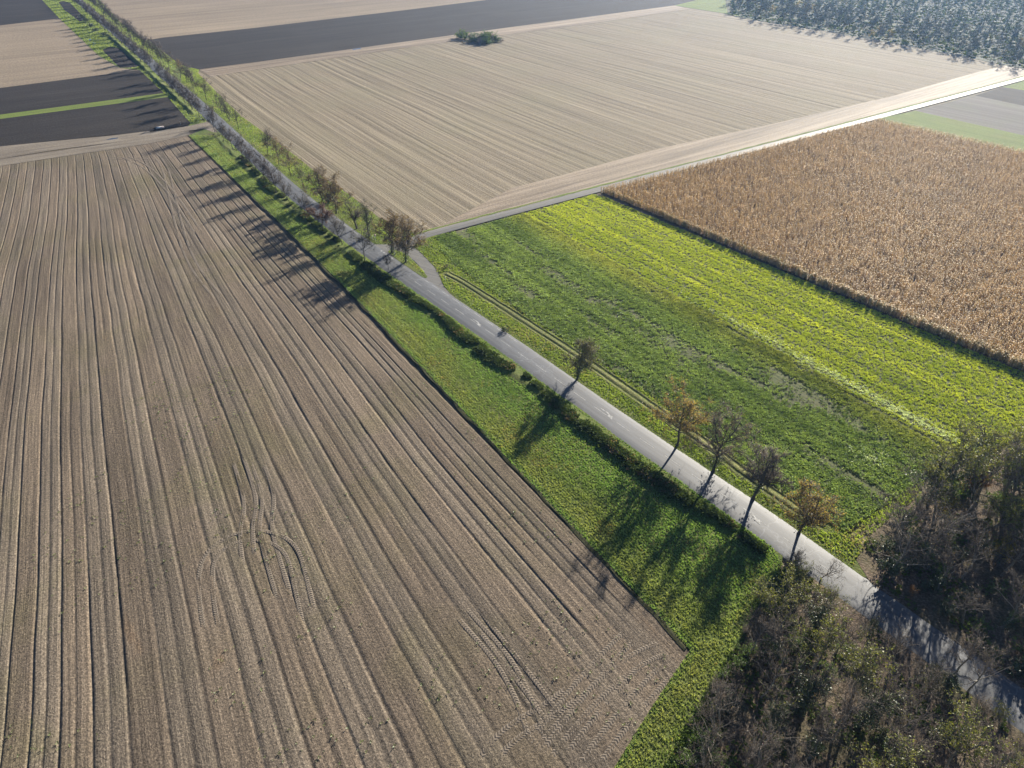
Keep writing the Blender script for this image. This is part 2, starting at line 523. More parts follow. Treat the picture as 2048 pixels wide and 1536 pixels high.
hl = np.clip((-line_dist(flat, strip_a, strip_b)) / 8 - 0.9, 0, 1).reshape(zA.shape) if line_dist(np.array([[-40., 60.]]), strip_a, strip_b)[0] < 0 else np.clip((line_dist(flat, strip_a, strip_b)) / 8 - 0.9, 0, 1).reshape(zA.shape)
topfl = np.clip(SS / 10 - .3, 0, 1)
zA = zA * (.25 + .75 * hl) * (.35 + .65 * topfl)
zA = zA - .05
uvA = np.stack([AA, SS], -1)
field_a = obj('ploughed_field', grid_mesh('ploughed_field', np.concatenate([PA, zA[..., None]], -1), M['stubble_left'], uvA), kind='structure')
# field surface height for things laid on it
g0 = flat.min(0)
gs = np.ceil((flat.max(0) - g0) / 1.2).astype(int) + 1
hgrid = np.full(gs, -.05)
gi = ((flat - g0) / 1.2).astype(int)
np.maximum.at(hgrid, (gi[:, 0], gi[:, 1]), zA.ravel())
def field_height(P):
    i = np.clip(((P - g0) / 1.2).astype(int), 0, gs - 1)
    return hgrid[i[:, 0], i[:, 1]]

# --- tan stubble field between road, track and far wood
TL, TR, BR, BL = ground(398, 140), np.array([115., 648.]), ground(2085, 148), ground(842, 466)
bcol = np.arange(-.04, 1.36, .0022)
sH = np.linspace(0, 1, 90)
BB, SH = np.meshgrid(bcol, sH)
Tb = TL + bcol[:, None] * (TR - TL)
Bb = BL + bcol[:, None] * (BR - BL)
PH = Tb[None] * (1 - sH[:, None, None]) + Bb[None] * sH[:, None, None]
bm = BB * 375.0
PH = PH + (((vnoise(SH * 300, bm, 40, 11) - .5) * 1.2 )[..., None]) * ((TR - TL) / np.linalg.norm(TR - TL))
rowid = np.arange(len(bcol))
rh = np.random.default_rng(3).normal(0, 1, len(bcol))
zH = -.05 + .035 * rh[None, :] * (.5 + vnoise(SH * 300, bm * 3, 25, 12)) - .09 * ((rowid % 7) == 3)[None, :] * (vnoise(SH * 300, bm * 9, 60, 13) > .35)
zH = np.clip(zH, -.22, .035)
obj('stubble_field', grid_mesh('stubble_field', np.concatenate([PH, zH[..., None]], -1), M['stubble_tan'], np.stack([bm, SH * 300], -1)), kind='structure')

# headland bands
sheet('headland', gp([(838, 470), (880, 452), (1024, 376), (1119, 352), (1319, 297), (1536, 250), (1786, 192), (1960, 143), (2048, 122), (2120, 118), (2120, 134), (2048, 152.5), (1786, 222), (1536, 287), (1154, 385.5), (920, 448)]),
      .045, 53, M['headland'])
sheet('headland', gp([(398, 139), (512, 124.5), (1024, 54), (1349, 11), (1380, 18), (1200, 44), (1024, 68), (862, 88), (512, 139), (420, 153)]), .042, 53, M['headland'])

# far and side fields
sheet('dark_field', gp([(296, 80), (327, 75), (512, 55.5), (812, 20), (972, 0), (1180, -26), (1600, -30), (1394, 0), (1349, 11), (1024, 54), (512, 125), (398, 140), (362, 132), (330, 106)]), .02, 53, M['plough'])
sheet('far_field', gp([(190, -10), (240, 44), (290, 81), (327, 75), (512, 55.5), (812, 20), (972, 0), (1180, -26), (1180, -120), (150, -120)]), .01, 53, M['stubble_far'])
sheet('dark_field', gp([(-260, 326), (0, 293), (300, 262), (378, 250), (381, 245), (334, 194), (0, 238), (-300, 275)]), .02, 56, M['plough'])
sheet('dark_field', gp([(-300, 268), (0, 230), (329, 187), (279, 140), (0, 176), (-300, 210)]), .021, 56, M['plough'])
sheet('tan_field', gp([(-300, 210), (0, 176), (279, 140), (240, 136), (197, 111), (119, 37), (0, 51), (-300, 84)]), .01, 56, M['stubble_far'])
sheet('dark_field', gp([(-300, 84), (0, 51), (119, 37), (84, 0), (50, -35), (-300, -10)]), .02, 56, M['plough'])
sheet('far_field', gp([(-300, -10), (50, -35), (20, -90), (-300, -90)]), .01, 56, M['meadow'])
sheet('grass_strip', gp([(-300, 268), (0, 229.5), (329, 186), (336, 194), (0, 238), (-300, 276)]), .035, 56, M['meadow'])
gv = np.concatenate([gp([(50, -35), (84, 0), (119, 37), (197, 111), (240, 136), (279, 140), (329, 187), (381, 246), (376, 253), (421, 246)]), under_road(415, 225, 128, -22)])
sheet('roadside_grass', gv, .03, 146, M['meadow'])
sheet('soil_patch', gp([(117, 4), (128, 2), (140, 6), (158, 24), (173, 38), (160, 44), (145, 32), (128, 20)]), .045, 146, M['plough'])
sheet('soil_patch', gp([(220, 93), (250, 100), (268, 116), (284, 131), (262, 136), (240, 136), (212, 108), (205, 100)]), .045, 146, M['plough'])
sheet('field_track', gp([(424, 238), (410, 245), (375, 252.5), (300, 266), (225, 279), (125, 291), (0, 308), (-260, 340), (-260, 352), (0, 318), (125, 298), (225, 286), (300, 275.5), (375, 262), (408, 258), (436, 268)]), .075, 58, M['dirt'])
sheet('headland', gp([(-260, 352), (0, 318), (300, 275.5), (378, 262), (381, 270), (300, 287), (0, 332), (-260, 368)]), .03, 58, M['dirt'])
sheet('headland', gp([(-260, 328), (0, 293), (225, 271), (300, 262), (300, 268), (225, 280), (0, 309), (-260, 341)]), .05, 58, M['dirt'])
sheet('light_green_field', gp([(1756, 237), (1831, 221.5), (2048, 271), (2260, 318), (2260, 358), (2048, 306), (1756, 243)]), .02, 142, M['meadow'])
sheet('grey_field', gp([(1831, 221.5), (1950, 191), (2048, 212), (2260, 258), (2260, 318), (2048, 271)]), .022, 142, M['grey_field'])
sheet('dark_field', gp([(1950, 191), (2005, 174), (2200, 205), (2260, 258), (2048, 212)]), .024, 142, M['plough'])
sheet('grass_strip', gp([(2005, 174), (2048, 161.5), (2260, 105), (2400, 150), (2200, 205)]), .022, 142, M['meadow'])
sheet('green_meadow', gp([(1349, 11), (1394, 0), (1440, -14), (1560, -14), (1560, 46), (1536, 45), (1449, 27)]), .047, 53, M['meadow'])
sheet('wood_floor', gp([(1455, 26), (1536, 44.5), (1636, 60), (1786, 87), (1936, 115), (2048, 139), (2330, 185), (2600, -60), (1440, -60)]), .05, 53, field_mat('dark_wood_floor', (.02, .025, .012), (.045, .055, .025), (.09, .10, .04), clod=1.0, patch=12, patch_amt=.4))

# paved side track and the junction mouth
tr_mid, tr_s = resample((gp([(836, 475), (920, 451.5), (1178, 384), (1536, 291.5), (1775, 229), (2048, 157), (2200, 116)])), 2.0)
obj('side_road', ribbon('side_road', tr_mid, tr_s, [-1.9, -1.7, 0, 1.7, 1.9], [.02, .09, .10, .09, .02], M['track']), kind='structure')
obj('grass_strip', ribbon('grass_strip', tr_mid, tr_s, [-2.0, -2.6, -3.1], [.08, .13, .05], M['meadow'], .5, 5), kind='structure')
junc = np.concatenate([gp([(742, 489), (757, 489.5), (776, 489.5), (800, 484), (818, 478), (838, 469), (850, 466), (850, 478), (836, 482), (826, 494), (838, 503), (852, 517), (866, 532), (876, 545), (881, 560), (888, 574), (900, 588), (915, 600)]), under_road(905, 613, 745, 505)])
sheet('junction_pavement', junc, .094, 120, M['track'])
island = gp([(775.5, 504), (782, 500.5), (800, 503), (811, 508), (822, 518), (835, 530), (848, 545), (855, 554), (853, 557), (845, 555), (826, 542), (808, 530), (790, 517)])
sheet('grass_island', island, .13, 146, M['verge'])

# right verge and crop soils
e_left = gp([(872, 472), (880, 500), (900, 520), (960, 566), (1060, 636), (1150, 694), (1300, 788), (1430, 884), (1560, 980), (1640, 1036)])
vr = np.concatenate([under_road(330, 152, 1760, 1210), gp([(1760, 1160), (1700, 1080), (1690, 1062)]), e_left[::-1], gp([(872, 466), (838, 470), (760, 437), (700, 391), (631, 345), (600, 319), (518, 258), (483, 233), (451, 202.5), (417, 171), (396, 146), (399, 140.5), (362, 131)])])
sheet('right_verge', vr, .058, 146, M['verge'])
vf = np.concatenate([under_road(352, 170, 128, -22), gp([(190, -10), (240, 44), (290, 81), (296, 80), (330, 106), (362, 132), (398, 140)])])
sheet('right_verge', vf, .057, 146, M['meadow'])
E_poly = np.concatenate([e_left, gp([(1690, 1062), (1770, 1010), (1850, 955), (2048, 870), (2200, 800), (2060, 752), (1200, 391), (1190, 389), (920, 462)])])
sheet('green_crop_field', E_poly, .06, 146, M['crop_soil'])
corn_poly = gp([(1202, 384), (1756, 243), (2048, 308), (2200, 344), (2200, 810), (2048, 746)])
sheet('corn_field_soil', corn_poly, .05, 142.7, M['litter'])

# left verge between furrowed field and road, and the floor of the near woods
lv = np.concatenate([gp([(421, 247), (408, 258), (377, 271), (535, 422), (690, 575), (860, 752), (1040, 945), (1210, 1122), (1380, 1300), (1300, 1420), (1228, 1536), (1160, 1640), (1560, 1640), (1560, 1160)]), under_road(1560, 1072, 430, 240)])
sheet('left_verge', lv, .056, 146, M['verge'])
wf = np.concatenate([gp([(1345, 1640), (1360, 1536), (1450, 1330), (1500, 1240), (1545, 1165), (1580, 1125)]), under_road(1590, 1090, 2170, 1512), gp([(2400, 1760), (1345, 1760)])])
sheet('wood_floor', wf, .075, 146, M['litter'])
wr = np.concatenate([gp([(1712, 1120), (1740, 1070), (1850, 985), (2048, 885), (2330, 800), (2500, 1500), (2300, 1570)]), under_road(2170, 1512, 1690, 1166)])
sheet('wood_floor', wr, .076, 146, M['litter'])

# main road with verges' soft edge, the bank on its left
road_o = obj('road', ribbon('road', road, road_s, [-RW - .35, -RW, -1.2, 0, 1.2, RW, RW + .35], [.02, .10, .125, .14, .125, .10, .02], M['asphalt'], .12, 3), kind='structure')
sgn = 1.0 if ((normals2(road) * rn).sum() > 0) else -1.0
i0, i1 = near_road(300, 124), near_road(1560, 1072)
ij = near_road(425, 240)
def bank(a, b, h):
    zz = np.array([.09, .16, .55, .78, .72, .05]) * np.array([1, 1, h, h, h, 1])
    oo = np.array([RW + .1, RW + .9, RW + 2.1, RW + 2.9, RW + 3.2, RW + 4.4]) * sgn
    me = ribbon('road_bank', road[a:b], road_s[a:b], oo, zz, M['verge'], .9, 9)
    co = np.empty(len(me.vertices) * 3, np.float32); me.vertices.foreach_get('co', co); co = co.reshape(b - a, len(oo), 3)
    t_ = np.arange(b - a)
    env = np.clip(np.minimum(t_, t_[::-1]) / 5.0, 0, 1) * (.55 + .75 * vnoise(road_s[a:b], t_ * 0, 5.0, 19))
    co[..., 2] = .04 + (co[..., 2] - .04) * env[:, None]
    me.vertices.foreach_set('co', co.ravel()); me.update()
    obj('road_bank', me, kind='structure')
bank(i0 - 60, near_road(399, 234), 1.15)
bank(near_road(437, 262), i1, .55)

# wheel ruts in the right verge
rut_px = [(893, 548), (930, 567), (985, 603), (1080, 663), (1165, 718), (1300, 812), (1400, 880), (1503, 958), (1600, 1024), (1655, 1056)]
rut, rut_s = resample(gp(rut_px), 1.0)
m_rut = field_mat('rutted_turf', (.05, .06, .02), (.15, .16, .055), (.27, .26, .10), row=1.5, row_len=.05, row_amt=.5, patch=6, patch_amt=.3, clod=.35, bump=.8)
obj('wheel_track', ribbon('wheel_track', rut, rut_s, [-1.7, -1.35, -1.1, -.9, -.7, -.45, 0, .45, .7, .9, 1.1, 1.35, 1.7],
                          [.06, .17, .16, .0, .0, .16, .20, .16, .0, .0, .16, .17, .06], m_rut, .25, 12), kind='structure')

# ------------------------------------------------------------------ road paint
def paint_strip(off, s0, s1, w, name='lane_marking'):
    k = np.arange(s0, s1 + .01, (s1 - s0) / 3)
    c = np.stack([np.interp(k, road_s, road[:, 0]), np.interp(k, road_s, road[:, 1])], 1)
    nn = np.stack([np.interp(k, road_s, rn[:, 0]), np.interp(k, road_s, rn[:, 1])], 1)
    zc = .146 - .016 * abs(off) if abs(off) < 1.2 else .146 - .018 - (abs(off) - 1.2) * .0145
    V = np.concatenate([np.column_stack([c + nn * (off + e), np.full(len(k), zc + .003)]) for e in (-w / 2, w / 2)])
    n = len(k)
    f = np.array([[i, i + 1, n + i + 1, n + i] for i in range(n - 1)])
    if np.cross(np.append(V[1, :2] - V[0, :2], 0), np.append(V[n, :2] - V[0, :2], 0))[2] < 0:
        f = f[:, ::-1]
    return obj(name, mesh(name, V, [f], M['paint']), road_o)
s_j0, s_j1, s_end = road_s[near_road(700, 474)], road_s[near_road(790, 537)], road_s[near_road(1640, 1130)]
s = road_s[near_road(830, 563)]
while s < s_end:
    paint_strip(rng.normal(.05, .04), s, s + 3.6, .12)
    s += 6.2
s = road_s[near_road(835, 560)]
while s < road_s[near_road(1020, 690)]:
    paint_strip(-2.45, s, s + 3.0, .14)
    s += 4.6
s = road_s[near_road(745, 506)]
for k in range(5):
    paint_strip(-2.45, s, s + .75, .42)
    s += 1.45
for u0, v0, u1, v1 in ((455, 262, 560, 362), (590, 390, 700, 474)):
    s = road_s[near_road(u0, v0)]
    while s < road_s[near_road(u1, v1)]:
        paint_strip(-2.5, s, s + 5.0, .13)
        s += 7.5
def arrow(u, v):
    i = near_road(u, v)
    c = ground(u, v)
    t = road[i + 1] - road[i]; t /= np.linalg.norm(t)
    n = rn[i]
    pts = np.array([(-2.2, -.12), (-.4, -.16), (.5, .12), (.3, .42), (1.9, .62), (1.1, -.28), (.85, -.05), (-.3, -.42), (-2.2, -.3)])
    P = c + pts[:, :1] * t + pts[:, 1:] * n
    o = sheet('arrow_marking', P, .151, 146, M['paint'], parent=road_o)
arrow(955, 647); arrow(1215, 829); arrow(1506, 1034)

# puddles
def puddle(name, pts, z):
    sheet(name, gp(pts), z, 0, M['water'])
puddle('puddle', [(823.5, 519), (828, 521), (834, 527), (839, 532), (836, 532), (829, 527)], .099)
puddle('puddle', [(212, 280), (222, 277), (236, 275.5), (236, 277), (222, 279.5)], .081)
puddle('puddle', [(176, 79), (184, 77), (185, 79), (178, 81)], .05)
puddle('puddle', [(184, 85), (191, 84), (192, 87), (186, 88)], .05)
puddle('puddle', [(705, 98.5), (722, 96), (722, 97.5), (706, 100)], .05)

# ------------------------------------------------------------------ tyre tracks with lug prints
def tyre_mat():
    m, nt, out = new_mat('tyre_lug_prints')
    t = NT(nt)
    uv = t.n('ShaderNodeUVMap').outputs[0]
    sep = t.n('ShaderNodeSeparateXYZ'); t.l(uv, sep.inputs[0])
    a = t.math('ADD', sep.outputs[1], t.math('MULTIPLY', t.math('ABSOLUTE', sep.outputs[0]), -.75))
    w = t.math('SINE', t.math('MULTIPLY', a, 2 * math.pi / .42))
    pos = t.n('ShaderNodeNewGeometry').outputs['Position']
    nz = t.noise(pos, 3.0, 3, .7)
    f = t.math('ADD', t.math('MULTIPLY', w, .33), nz)
    c = t.ramp(f, [(.15, (.085, .070, .056)), (.5, (.15, .124, .098)), (.9, (.225, .188, .148))])
    t.principled(out, c, .9, .2, t.bump(f, .6, .08))
    return m
M['tyre'] = tyre_mat()
def tyre(px, w=.6):
    p, sp = resample(gp(px), .7)
    n = normals2(p)
    for side in (-1, 1):
        c = p + n * side * .95
        o5 = np.array([-w / 2 - .12, -w / 2, -w / 6, w / 6, w / 2, w / 2 + .12])
        V2 = c[:, None] + n[:, None] * o5[None, :, None]
        # height of the furrowed field below
        f2 = V2.reshape(-1, 2)
        z = field_height(f2)
        z = z.reshape(V2.shape[:2]).max(1, keepdims=True) + np.array([-.05, .034, .012, .012, .034, -.05])[None]
        z = z - .16 * np.clip(1 - np.minimum(sp, sp[-1] - sp) / 4.0, 0, 1)[:, None] - .02 * vnoise(sp, sp * 0, 2.0, 23)[:, None] * 2
        uv = np.stack([np.broadcast_to(o5[None], z.shape), np.broadcast_to(sp[:, None], z.shape)], -1)
        o = obj('tyre_track', grid_mesh('tyre_track', np.concatenate([V2, z[..., None]], -1), M['tyre'], uv), field_a)
for px in ([(1362, 1310), (1290, 1385), (1215, 1475), (1150, 1570)], [(1330, 1300), (1245, 1390), (1165, 1490), (1110, 1570)], [(1375, 1290), (1300, 1300), (1215, 1360), (1120, 1460), (1050, 1560)],
           [(1290, 1240), (1200, 1330), (1110, 1440), (1030, 1550)], [(900, 1195), (935, 1240), (1000, 1310), (1040, 1380), (1075, 1470), (1085, 1550)],
           [(940, 1215), (985, 1275), (1060, 1370), (1110, 1440), (1160, 1490)], [(960, 1560), (985, 1500), (1035, 1455), (1100, 1420), (1190, 1350)],
           [(428, 1290), (410, 1190), (412, 1118), (450, 1082), (500, 1068), (550, 1075), (585, 1100), (600, 1160), (622, 1260)], [(470, 900), (492, 965), (502, 1010), (490, 1062), (500, 1150)],
           [(505, 905), (528, 960), (538, 1000), (528, 1050), (545, 1120), (575, 1220)],
           [(300, 300), (330, 330), (345, 400), (375, 520), (440, 600)], [(240, 310), (290, 330), (340, 380), (400, 470)], [(205, 315), (270, 318), (330, 322), (390, 300)]):
    tyre(px)

# ------------------------------------------------------------------ crops, grass and weeds (too many to count)
def tmpl_blades(r, k, h, w, lean):
    V, F = [], []
    for i in range(k):
        a = r.uniform(0, 2 * math.pi)
        b = np.array([r.normal(0, .09), r.normal(0, .09), 0])
        d = np.array([math.cos(a), math.sin(a), 0])
        n = np.array([-d[1], d[0], 0])
        hh_, ll = h * r.uniform(.6, 1.15), lean * r.uniform(.4, 1.3)
        V += [b - n * w / 2, b + n * w / 2, b + d * ll + np.array([0, 0, hh_])]
        F.append([3 * i, 3 * i + 1, 3 * i + 2])
    return np.array(V), np.array(F)

def tmpl_leaves(r, k, h, size):
    """rosette of broad leaves: each leaf a bent quad"""
    V, F = [], []
    for i in range(k):
        a = 2 * math.pi * i / k + r.uniform(-.5, .5)
        d = np.array([math.cos(a), math.sin(a), 0]); n = np.array([-d[1], d[0], 0])
        L, W = size * r.uniform(.7, 1.25), size * r.uniform(.4, .6)
        z0, z1, z2 = h * r.uniform(0, .25), h * r.uniform(.6, 1.0), h * r.uniform(.35, .95)
        V += [np.array([0, 0, z0]), d * L * .55 + n * W / 2 + [0, 0, z1], d * L + [0, 0, z2], d * L * .55 - n * W / 2 + [0, 0, z1 * r.uniform(.8, 1.1)]]
        F += [[4 * i, 4 * i + 1, 4 * i + 2], [4 * i, 4 * i + 2, 4 * i + 3]]
    return np.array(V), np.array(F)

def tmpl_corn(r):
    h = r.uniform(1.95, 2.35)
    V = [np.array(p, float) for p in ((-.035, 0, 0), (.035, 0, 0), (.05, .05, h), (0, -.035, 0), (0, .035, 0), (-.03, .06, h * 1.03))]
    F = [[0, 1, 2], [3, 4, 5]]
    for i in range(4):
        a = (i % 2) * math.pi + r.uniform(-.8, .8)
        d = np.array([math.cos(a), math.sin(a), 0]); n = np.array([-d[1], d[0], 0])
        z = h * (.32 + .15 * i + r.uniform(-.04, .04))
        L, w = r.uniform(.28, .48), r.uniform(.05, .08)
        m1 = d * L * .5 + [0, 0, z + r.uniform(.02, .22)]
        tip = d * L + [0, 0, z - r.uniform(.1, .5)]
        k = len(V)
        V += [np.array([0, 0, z]), m1 - n * w, m1 + n * w, tip]
        F += [[k, k + 1, k + 2], [k + 1, k + 3, k + 2]]
    return np.array(V), np.array(F)

def scatter(name, P, z, tmpls, scale, colr, m, label=None, cat=None, seed=1, rot=None):
    r = np.random.default_rng(seed)
    n = len(P)
    which = r.integers(0, len(tmpls), n)
    ang = r.uniform(0, 2 * math.pi, n) if rot is None else rot + r.normal(0, .25, n) + math.pi * r.integers(0, 2, n)
    z = np.broadcast_to(z, (n,))
    scale = np.broadcast_to(scale, (n,))
    Vs, Fs, Cs, base = [], [], [], 0
    for k, (V, F) in enumerate(tmpls):
        idx = np.where(which == k)[0]
        if not len(idx):
            continue
        c, s_ = np.cos(ang[idx])[:, None], np.sin(ang[idx])[:, None]
        x = V[None, :, 0] * c - V[None, :, 1] * s_
        y = V[None, :, 0] * s_ + V[None, :, 1] * c
        W = np.stack([x, y, np.broadcast_to(V[None, :, 2], x.shape)], -1) * scale[idx][:, None, None]
        W[..., :2] += P[idx][:, None]
        W[..., 2] += z[idx][:, None]
        Vs.append(W.reshape(-1, 3))
        Fs.append((F[None] + (np.arange(len(idx)) * len(V))[:, None, None] + base).reshape(-1, 3))
        Cs.append(np.repeat(colr[idx], len(V), axis=0))
        base += len(idx) * len(V)
    o = obj(name, mesh(name, np.concatenate(Vs), [np.concatenate(Fs)], m, colr=np.concatenate(Cs)), kind='stuff')
    if label:
        o['label'] = label; o['category'] = cat
    return o

def fill(poly, density, r):
    lo, hi = poly.min(0), poly.max(0)
    n = int(np.prod(hi - lo) * density)
    P = r.uniform(lo, hi, (n, 2))
    return P[inside(P, poly)]

def fill_rows(poly, heading, row, step, r, jit=.12):
    q, p = hd(heading), hd(heading + 90)
    c = np.stack([poly @ p, poly @ q], 1)
    lo, hi = c.min(0), c.max(0)
    X = np.arange(lo[0], hi[0], row)
    n = int((hi[1] - lo[1]) / step)
    A = np.repeat(X, n) + r.normal(0, jit, len(X) * n)
    B = r.uniform(lo[1], hi[1], len(A))
    P = A[:, None] * p + B[:, None] * q
    k = inside(P, poly)
    return P[k], (A[k] - lo[0]) / row

def lerp(a, b, t):
    return np.asarray(a)[None] * (1 - t[:, None]) + np.asarray(b)[None] * t[:, None]

def vis(P, margin=60):
    """keep what the photo or a camera a step aside could see"""
    y = P[:, 1] * math.cos(PITCH) + CAM_H * math.sin(PITCH)
    u = 1024 + FOC * P[:, 0] / y
    v = 768 - FOC * (P[:, 1] * math.sin(PITCH) - CAM_H * math.cos(PITCH)) / y
    return (u > -margin) & (u < 2048 + margin) & (v > -margin) & (v < 1536 + margin)

r = np.random.default_rng(21)
# green manure: dark broad-leaved half and yellow-green half
mid_a, mid_b = ground(1085, 447), ground(1835, 858)
sd = line_dist(np.array([ground(1500, 520)]), mid_a, mid_b)[0]
P, rid = fill_rows(E_poly, 145.5, .52, .15, r, .11)
dm = line_dist(P, mid_a, mid_b) * np.sign(sd)
nz = vnoise(P[:, 0], P[:, 1], 9, 31) * .6 + vnoise(P[:, 0], P[:, 1], 3, 32) * .4
rown = vnoise(rid * 3.7, rid * 0 + P @ hd(145.5) * .02, 1.0, 33)
yellow = dm + (nz - .5) * 2.5 > 0
gap = (vnoise(P @ hd(235.5) , P @ hd(145.5) * .12, 2.6, 34) + r.normal(0, .13, len(P)) + .25 * (vnoise(P[:, 0], P[:, 1], 3, 37) - .5) > .74) & ~yellow & (vnoise(P[:, 0], P[:, 1], 40, 36) > .35)
gap |= ((np.abs(dm + 1.0) < .4) & (P[:, 0] > 45) & (nz > .42)) | ((rid.astype(int) % 9 == 0) & yellow & (rown > .45))
keep = ~gap & vis(P) & (r.uniform(size=len(P)) < np.where(yellow, .85, 1.0))
P, dm, nz, yellow, rown = P[keep], dm[keep], nz[keep], yellow[keep], rown[keep]
v = r.uniform(0, 1, len(P))
strk = vnoise(P @ hd(235.5), P @ hd(145.5) * .04, 1.1, 38)
blend = np.clip(1 + dm / 9, 0, 1)
cg = lerp((.07, .115, .036), (.29, .37, .13), np.clip(nz * .4 + strk * .55 + v * .6 - .3, 0, 1))
cg = cg * (1 + blend[:, None] * np.array([.4, .12, -.15]))
cy = lerp((.17, .24, .03), (.54, .57, .09), np.clip(.2 * nz + .35 * rown + .55 * strk + v * .25 - .18, 0, 1))
c = np.where(yellow[:, None], cy, cg)
pale = np.clip(1 - np.abs(dm - 2.2) / 2.2, 0, 1) * np.clip((P[:, 0] - 42) / 25, 0, 1) * (.4 + nz)  # whitish sun glare on the crop, painted into the leaf colour
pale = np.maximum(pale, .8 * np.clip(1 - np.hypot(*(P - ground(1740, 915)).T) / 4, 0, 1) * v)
glare_pk = r.uniform(size=len(P)) < pale
c[glare_pk] = lerp((.33, .40, .28), (.62, .66, .52), r.uniform(0, 1, glare_pk.sum()))
tl = [tmpl_leaves(np.random.default_rng(40 + i), 3, .30, .40) for i in range(6)]
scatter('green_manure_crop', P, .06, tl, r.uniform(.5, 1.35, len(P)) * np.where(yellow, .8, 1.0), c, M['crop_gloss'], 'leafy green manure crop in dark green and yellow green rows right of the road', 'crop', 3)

# maize
P, rid = fill_rows(corn_poly, 142.7, .72, .37, r, .09)
near_e = np.abs(line_dist(P, ground(1202, 391), ground(2048, 746))) < 4
near_e &= np.abs(line_dist(P, ground(1202, 391), ground(2048, 746))) < 2.8
P = np.concatenate([P, P[near_e] + r.normal(0, .15, (near_e.sum(), 2)), P[near_e] + r.normal(0, .15, (near_e.sum(), 2)), P[near_e] + r.normal(0, .15, (near_e.sum(), 2)), P[near_e] + r.normal(0, .15, (near_e.sum(), 2))])
k = vis(P, 40)
P = P[k]
nz = vnoise(P[:, 0], P[:, 1], 14, 52) * .5 + vnoise(P[:, 0], P[:, 1], 4, 53) * .5
v = r.uniform(0, 1, len(P))
c = lerp((.30, .20, .105), (.84, .60, .34), np.clip(nz * .3 + v * .9 - .15, 0, 1))
ed = np.abs(line_dist(P, ground(1202, 391), ground(2048, 746)))
gr = r.uniform(size=len(P)) < np.clip(.5 - ed / 9, 0, 1)
c[gr] = lerp((.22, .19, .06), (.34, .30, .11), r.uniform(0, 1, gr.sum()))
tc = [tmpl_corn(np.random.default_rng(60 + i)) for i in range(8)]
scatter('maize_crop', P, .05, tc, r.uniform(.85, 1.12, len(P)), c, M['corn'], 'dry brown standing maize field behind the green crop', 'maize', 4)

# grass and catch crop on the left verge
a_edge = gp([(377, 271), (535, 422), (690, 575), (860, 752), (1040, 945), (1210, 1122), (1380, 1300), (1300, 1420), (1228, 1536)])
lv_zone = np.concatenate([a_edge, gp([(1180, 1600), (1420, 1600), (1440, 1340), (1500, 1230), (1570, 1140)]), left_edge[i1:near_road(437, 262):-8]])
P, rid = fill_rows(lv_zone, 146.5, .5, .095, r, .12)
k = vis(P)
P, rid = P[k], rid[k]
da, dr = path_dist(P, a_edge), path_dist(P, road[::6])
nz = vnoise(P[:, 0], P[:, 1], 7, 61) * .5 + vnoise(P[:, 0], P[:, 1], 2, 62) * .5
rown = vnoise(rid * 1.7, P @ hd(146.5) * .03, 1.0, 63)
far = P[:, 1] > 172
tY = np.clip(1.25 - da / 8.5 + (nz - .5) * .9, 0, 1) * np.clip((da - .3) / 1.2, 0, 1)
tY = np.where(far, .45 + .5 * (nz - .5), tY)
v = r.uniform(0, 1, len(P))
c = lerp((.06, .11, .032), (.20, .30, .09), np.clip(v * .7 + nz * .3 + rown * .5 - .25, 0, 1)) * (1 - tY[:, None]) + lerp((.095, .12, .038), (.28, .31, .115), np.clip(v * .6 + rown * .8 - .25, 0, 1)) * tY[:, None]
ds = path_dist(P, gp([(1212, 1580), (1300, 1460), (1380, 1350), (1450, 1270), (1530, 1170)]))
mown = np.clip(1 - ds / 2.6, 0, 1) * (r.uniform(size=len(P)) < .75)
c = c * (1 - mown[:, None]) + lerp((.12, .14, .045), (.27, .29, .12), v) * mown[:, None]
brown = r.uniform(size=len(P)) < .22 * (vnoise(P[:, 0], P[:, 1], 5, 64) > .66)
c[brown] = c[brown] * (1.15, .8, .9)
tg = [tmpl_blades(np.random.default_rng(70 + i), 5, .30, .17, .18) for i in range(6)]
scatter('catch_crop_grass', P, .055, tg, r.uniform(.38, .85, len(P)), c, M['crop'], 'strip of bright green catch crop between furrowed field and road', 'grass', 5)

# plough ridge rim along the furrowed field
p, sp = resample(a_edge[:7], 1.0)
obj('field_rim', ribbon('field_rim', p, sp, np.array([-.35, -.1, .1, .3, .5]), [-.05, .06, .11, .06, .02], field_mat('rim_soil', (.03, .032, .015), (.06, .06, .03), (.1, .1, .04), clod=.3), .8, 17), kind='structure')

# right verge, island, roadside and grass strip tufts
zone = np.concatenate([gp([(362, 131), (399, 140), (396, 146), (451, 202.5), (483, 233), (518, 258), (600, 319), (631, 345), (700, 391), (760, 437), (836, 468), (800, 482), (776, 488), (742, 488)]), right_edge[near_road(742, 500):near_road(352, 168):-8]])
zone2 = np.concatenate([e_left, gp([(1690, 1062), (1760, 1010), (1850, 950), (1840, 990), (1740, 1070), (1712, 1120)]), right_edge[near_road(1690, 1166):near_road(905, 613):-8], gp([(900, 586), (888, 572), (882, 556), (866, 530), (850, 514), (830, 494), (838, 483)])])
P = np.concatenate([fill(zone, 7, r), fill(zone2, 12, r), fill(island, 16, r)])
P = P[vis(P)]
rd = path_dist(P, rut)
k = ~((np.abs(rd - .8) < .22) & (r.uniform(size=len(P)) < .9))
P, rd = P[k], rd[k]
nz = vnoise(P[:, 0], P[:, 1], 6, 71) * .5 + vnoise(P[:, 0], P[:, 1], 1.8, 72) * .5
v = r.uniform(0, 1, len(P))
c = lerp((.08, .12, .025), (.25, .31, .07), np.clip(nz * .9 + v * .5 - .2, 0, 1))
dry = r.uniform(size=len(P)) < .35 * (vnoise(P[:, 0], P[:, 1], 5, 73) > .62)
